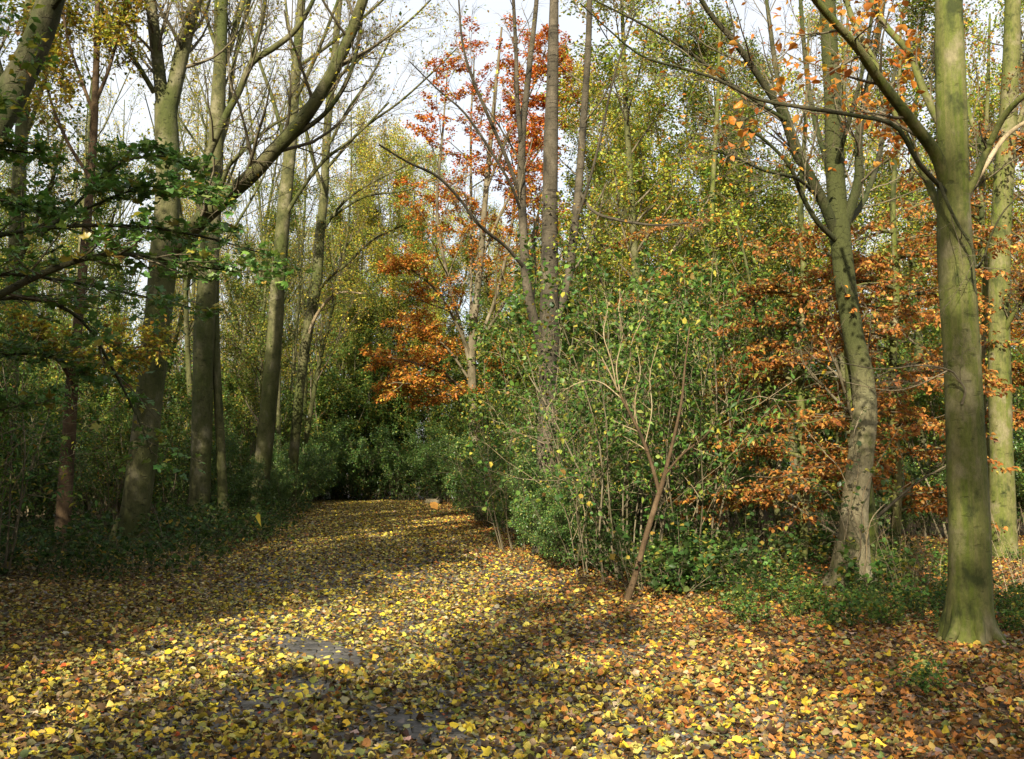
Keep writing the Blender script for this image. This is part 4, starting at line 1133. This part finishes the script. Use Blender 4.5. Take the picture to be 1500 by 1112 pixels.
# shrubs shutting the far end of the path
for x in np.arange(-15.0, 3.0, 1.5):
    place('green', x + RP.normal(0, .3), 55.0 + RP.uniform(0, 2), RP.uniform(1.0, 1.35), 'dense dark green shrub closing off the far end of the path', 'shrubs across the end of the path')
for x in np.arange(-17.0, 6.0, 2.2):
    place('hazel', x + RP.normal(0, .4), 58.5 + RP.uniform(0, 4), RP.uniform(1.3, 2.0), ('bushy ' if RP.random() < .5 else 'upright ') + 'olive leaved hazel behind the shrubs at the path end' + (', left of the log' if x < -8 else ', beyond the log'), 'hazels behind the path end')
for kd, x, y, s in (('yel', -9, 63, 1.0), ('olive', -5, 66, 1.0), ('yel', -12.5, 66, 1.1), ('yel', -2, 62, .95), ('olive', -16, 64, 1.05), ('yel', -7, 72, 1.15), ('yel', -12, 75, 1.2), ('olive', -19, 73, 1.2), ('yel', -1, 74, 1.15), ('olive', 3, 68, 1.0), ('bare', -10, 69, 1.0), ('yel', -22, 78, 1.2), ('thin', -6.0, 67, 1.2), ('thin', -9.0, 66, 1.25),  ('olive', -8.6, 60.5, 1.15), ('yel', -6.2, 62, 1.25), ('olive', -10.8, 61, 1.2), ('yel', -4.2, 61, 1.2), ('yel', -7.5, 64, 1.35), ('yel', -9.8, 63.5, 1.3), ('olive', -12, 63, 1.25), ('yel', -5.5, 69, 1.4)):
    place(kd, x, y, s, ('very tall ' if s > 1.18 else 'slender ' if s < 1.03 else 'tall ') + {'yel': 'yellow leaved', 'olive': 'olive leaved', 'bare': 'bare', 'thin': 'thinly leaved'}[kd] + ' tree beyond the end of the path' + (', close behind the shrubs' if y < 65 else ', deep in the wood'), 'trees beyond the end of the path')
for x in np.arange(-13.0, 0.5, 0.8):
    place('bramble', x + RP.normal(0, .2), 54.2 + RP.uniform(0, .8), RP.uniform(1.3, 1.9), 'low dark bramble clump across the far end of the path', 'brambles across the end of the path')
for x in np.arange(-12.0, 0.5, 1.3):
    place('green', x + RP.normal(0, .2), 56.5 + RP.uniform(0, .6), RP.uniform(.6, .8), 'small dark shrub among the growth at the far end of the path', 'small shrubs at the end of the path')
for px, Yd, kd, sc in ((500, 60, 'olive', .8), (520, 63, 'olive', .9), (540, 60.5, 'hazel', 1.9), (480, 58, 'hazel', 1.8), (510, 58.5, 'hazel', 1.9), (560, 64, 'olive', .9), (585, 62, 'hazel', 2.0)):
    place(kd, W(px, 700, Yd)[0], Yd, sc, ('dense olive tree' if kd == 'olive' else 'tall spreading hazel') + ' filling the gap behind the end of the path', 'growth filling the path end')
# left wood
lt = []
left = lambda x, y: inview(x, y) and x < pathx(y) - 4.0
fill('bare', 22, -36, -6.5, 25, 74, 0.85, 1.1, 'pale steep-branched bare tree left of the path', 'bare trees in the left wood', 2.8, left, lt)
fill('thin', 26, -36, -8, 30, 72, 0.85, 1.1, 'thin yellow leaved tree left of the path', 'yellow trees in the left wood', 3.0, left, lt)
fill('olive', 8, -34, -6, 30, 66, 0.7, 1.0, 'olive leaved tree left of the path', 'olive trees in the left wood', 3.0, left, lt)
lt2 = []
pxof = lambda x, y: 750 + FPX * x / y
left2 = lambda x, y: left(x, y) and (y > 40 or pxof(x, y) < 60 - (24 - y) * 4 or (320 > pxof(x, y) and y > 28.5)) 
fill('hazel', 70, -38, -6, 19, 64, 0.7, 1.6, 'olive leaved hazel left of the path', 'hazels in the left wood', 1.5, left2, lt2)
fill('green', 24, -24, -6, 22, 54, 0.6, 1.0, 'dark green shrub left of the path', 'green shrubs in the left wood', 1.5, left2, lt2)
# right wood
rt = []
right = lambda x, y: inview(x, y) and x > pathx(y) + 4.2 and (x - 8.9) ** 2 + (y - 18) ** 2 > 11 and not (y < 20.5 and x > 3)
fill('yel', 30, -3, 34, 22, 66, 0.7, 1.0, 'sunlit yellow-green tree right of the path', 'yellow trees in the right wood', 3.0, right, rt)
fill('olive', 16, -2, 32, 21, 60, 0.7, 0.95, 'olive green tree right of the path', 'olive trees in the right wood', 3.0, right, rt)
fill('gold', 7, -1, 28, 20, 55, 0.8, 1.1, 'orange leaved beech right of the path', 'orange beeches in the right wood', 3.0, right, rt)
fill('bare', 4, 4, 30, 30, 66, 0.8, 1.0, 'pale steep-branched bare tree right of the path', 'bare trees in the right wood', 3.0, right, rt)
fill('green', 16, 2.5, 14, 19.5, 27, 0.45, 0.8, 'low dark green shrub right of the path', 'low shrubs in the right wood', 1.2, right, [])
fill('hazel', 46, -4, 32, 19, 62, 0.9, 1.7, 'olive leaved hazel right of the path', 'hazels in the right wood', 1.8, right, rt)
for kd, px, Yd, sc, lab in (('yel', 905, 33, .78, 'slim yellow-green tree seen between the cherry stems and the beech limbs'), ('yel', 955, 38, .95, 'yellow-green tree rising behind the tall green elders'), ('yel', 1000, 31, .85, 'dense yellow-green tree behind the orange tiers above the elders'),
                        ('olive', 1090, 27, .85, 'dark olive tree behind the fan of dark beech limbs'), ('olive', 1350, 26, .95, 'dark olive tree between the ivied beech and the tall smooth beech')):
    place(kd, W(px, 700, Yd)[0], Yd, sc, lab, 'trees close behind the elders')
for Yd, dx, sc in ((44, 4.6, 1.0), (50, 5.0, 1.05), (39, 5.2, .95)):
    place('bare', pathx(Yd) - dx, Yd, sc, 'bare fine-twigged tree close by the far left path edge, nearest ' + near(pathx(Yd) - dx, Yd), 'bare trees by the far path edge')
for px, Yd, sc, v, lab in ((-25, 15, 1.0, 1, 'lacy green elder at the wood edge before the mossy leaning trunk'), (140, 21.5, .8, 2, 'lacy green elder between the reddish trunk and the stout dark sycamore'), (255, 28, .8, 0, 'lacy green elder behind the stout dark sycamore'), (340, 35, .9, 2, 'lacy green elder between the two greenish trunks')):
    place('bush', W(px, 700, Yd)[0], Yd, sc, lab, 'elder shrubs left of the path', v=v)
lg = thing('fallen_log', 'short grey-brown log lying at the right side of the far end of the path', 'log', (-3.75, 48.0, 0.0))
gg = Geo(); P = np.array([[-.45, 0, .13], [-.15, .03, .14], [.15, .0, .14], [.45, .05, .13]]); tubes(gg, catmull(P, 9)[None], np.array([[.01, .13, .14, .14, .13, .135, .13, .12, .01]]), 12); obj('bark', gg.mesh('bark', M['twig']), lg)
gg = Geo(); P = np.array([[.1, -.05, .2], [.2, -.15, .3], [.28, -.2, .42]]); tubes(gg, P[None], np.array([[.04, .03, .02]]), 7); obj('branch_stub', gg.mesh('stub', M['twig']), lg)
# path-side shrubs, right
for (px, Yd, s, lab) in ((765, 20.5, 0.75, 'leafy elder wrapped round the foot of the three-stemmed cherry'), (862, 15.7, 0.85, 'sunlit green elder thicket with pale twigs between cherry and sapling'),
                         (905, 14.8, 1.1, 'tall sunlit green elder standing behind the leaning sapling'), (975, 15.2, 1.15, 'tall green elder with pale dry twigs right of the leaning sapling'),
                         (1040, 16.5, 1.15, 'green elder shrub in front of the orange beech tiers'), (865, 17.5, 1.2, 'green elder shrub filling in behind the sunlit thicket'), (1095, 18.5, 1.2, 'green elder shrub left of the thin hazel stem')):
    p = W(px, 700, Yd); place('bush', p[0], Yd, s, lab, 'elder shrubs right of the path')
for (y, dx, s) in ((18.4, 2.95, .55), (17.4, 3.0, .5), (16.4, 2.95, .42), (19.4, 2.9, .6), (20.4, 2.95, .6), (21.5, 3.2, .7), (24, 3.5, .75), (27, 3.6, .8), (30, 3.7, .9), (34, 3.8, .9), (38, 3.9, 1.0), (42, 3.9, 1.0), (46, 3.8, 1.0), (50, 3.2, 1.0), (23, 3.15, .6), (25.5, 3.1, .7), (28.5, 3.1, .75), (31.5, 3.2, .8), (22.5, 5.0, 1.0), (26, 5.2, 1.1), (31, 5.4, 1.2), (36, 5.5, 1.2), (44, 5.5, 1.2)):
    place('green', pathx(y) + dx, y, s, ('low ' if s < .78 else 'tall ' if s > 1.05 else '') + 'dark green shrub ' + ('lining' if dx < 4.5 else 'set back from') + ' the right path edge, nearest ' + near(pathx(y) + dx, y), 'shrubs along the right edge of the path')
for (y, dx, s) in ((33, 3.7, .5), (36, 4.2, .7), (39.5, 4.0, .8), (43, 4.1, .85), (46.5, 4.0, .9), (50, 3.8, .95), (53, 3.4, 1.0), (29, 4.6, .6)):
    place('green', pathx(y) - dx, y, s, ('low ' if s < .75 else 'tall ' if s > .9 else '') + 'dark green shrub lining the left path edge, nearest ' + near(pathx(y) - dx, y), 'shrubs along the left edge of the path')
# brambles and ivy on the left verge
fill('bramble', 52, -12, -3, 14.0, 24, 0.4, 1.25, 'dark ivy and bramble clump on the shaded left verge', 'brambles on the left verge', 0.62, lambda x, y: inview(x, y) and x < pathx(y) - 3.1 - 0.25 * max(0, 15.5 - y))
fill('bramble', 40, -12, -5, 22, 40, 0.6, 1.0, 'ivy clump at the far left path edge', 'brambles at the far left path edge', 0.7, lambda x, y: pathx(y) - 5.2 < x < pathx(y) - 3.0)
fill('bramble', 26, -4, 3, 15.5, 34, 0.5, 0.8, 'bramble clump on the right edge of the path', 'brambles on the right path edge', 0.7, lambda x, y: pathx(y) + 2.9 < x < pathx(y) + 4.8)
fill('bramble', 13, -1.5, 4, 12.8, 16.5, 0.5, 1.15, 'dark bramble clump at the foot of the elders', 'brambles at the foot of the elders', 0.5, lambda x, y: x > pathx(y) + 2.75 + 0.2 * max(0, 14 - y) and x < 0.22 * y)
fill('weed', 10, -1.5, 4, 12.8, 16.0, 0.8, 1.3, 'green weed clump at the foot of the elders', 'weeds at the foot of the elders', 0.45, lambda x, y: x > pathx(y) + 2.7 + 0.2 * max(0, 14 - y) and x < 0.22 * y)
# verge plants right
fill('weed', 15, 1.0, 9, 11.0, 19, 0.3, 1.3, 'green nettle clump below the beeches', 'nettles under the beeches', 0.5, lambda x, y: x > 0.13 * y + 0.2 and inview(x, y))
fill('bramble', 6, 1.2, 9, 12.6, 19, 0.35, 1.1, 'bramble clump below the beeches', 'brambles under the beeches', 0.7, lambda x, y: x > 0.11 * y and inview(x, y))
fill('dry', 6, 0.4, 8, 12.6, 17, 0.6, 1.0, 'tuft of pale dry stalks below the beeches', 'dry stalks under the beeches', 0.8, lambda x, y: x > 0.07 * y and inview(x, y))
fill('dry', 8, -2, 1.5, 14.5, 24, 0.7, 1.0, 'pale dry stalks at the right path edge', 'dry stalks by the path', 0.8, lambda x, y: x > pathx(y) + 3.0)
for (px, py, s, lab) in ((1190, 905, 0.75, 'dark leafy seedling clump in front of the ivied beech'), (1240, 925, 0.7, 'dark seedling clump on the litter left of the tall beech'), (1350, 1010, 0.45, 'small green seedling on the rusty litter before the tall beech'),
                         (1470, 930, 0.5, 'small green seedling right of the tall beech foot'), (1340, 900, 0.7, 'green weed clump left of the tall beech foot')):
    Yd = 2336 / (py - 690); p = W(px, py, Yd); place('weed', p[0], Yd, s, lab, 'seedlings near the tall beech')

fill('weed', 26, 1.6, 6, 9.6, 12.6, 0.25, 0.6, 'green seedling sprouting from the rusty litter', 'seedlings in the rusty litter', 0.4, lambda x, y: x > 2.2 - 0.05 * (y - 9) and inview(x, y))
fill('bramble', 12, 2.4, 6, 10.4, 12.8, 0.3, 0.55, 'dark trailing bramble on the rusty litter', 'trailing brambles in the rusty litter', 0.5, lambda x, y: x > 2.5 and inview(x, y))
# ---------------------------------------------------------------- the unseen wood behind and beside the camera, trees placed to shade the foreground
SH = 'tall tree of the unseen wood behind the viewpoint, placed to shade the foreground'
for kd, x, y, s in (('olive', -7.6, 6, .95), ('olive', -10, 10, 1.05), ('yel', -9, 1, 1.0), ('olive', -12, 15, 1.05), ('yel', -10.5, -5, 1.1), ('olive', -13, 5, 1.1), ('yel', -15, -2, 1.15), ('olive', -14, -11, 1.15), ('olive', -16, 11, 1.1),
                    ('yel', -4.4, -3.6, .58), ('olive', -4.9, -6.2, .66), ('olive', -10.5, -6.5, 1.0), ('thin', -2, -20, .95), ('thin', 1, -18, .9), ('thin', 4.5, -15, .85), ('yel', -14.5, -18, 1.0), ('yel', -1.5, -8, .8), ('olive', 0.6, -10.5, .85), ('thin', -3.2, -15, .8), ('thin', 1.5, -12, .72), ('bare', 5, -10, 1.0), ('thin', 9, 2, .9), ('bare', -3, -22, 1.0), ('olive', 10, -8, 1.0)):
    place(kd, x, y, s, SH, 'unseen shade trees behind the viewpoint')
for x, y, s in ((-3.5, -1.6, 1.15), (-7.2, 3.5, 1.25), (-6.8, 7.5, 1.15), (-9, -3, 1.3), (-9, 5, 1.35), (-10, 9.5, 1.3), (-8.2, 11, 1.1), (-12, 12, 1.4)):
    place('hazel', x, y, s, 'tall hazel of the unseen wood beside the viewpoint, placed to shade the foreground', 'unseen shade hazels beside the viewpoint')
for k, arr in KIND.items():
    for i, o in enumerate(arr):
        if (k, i) not in used:
            for ch in list(o.children): bpy.data.objects.remove(ch)
            bpy.data.objects.remove(o)
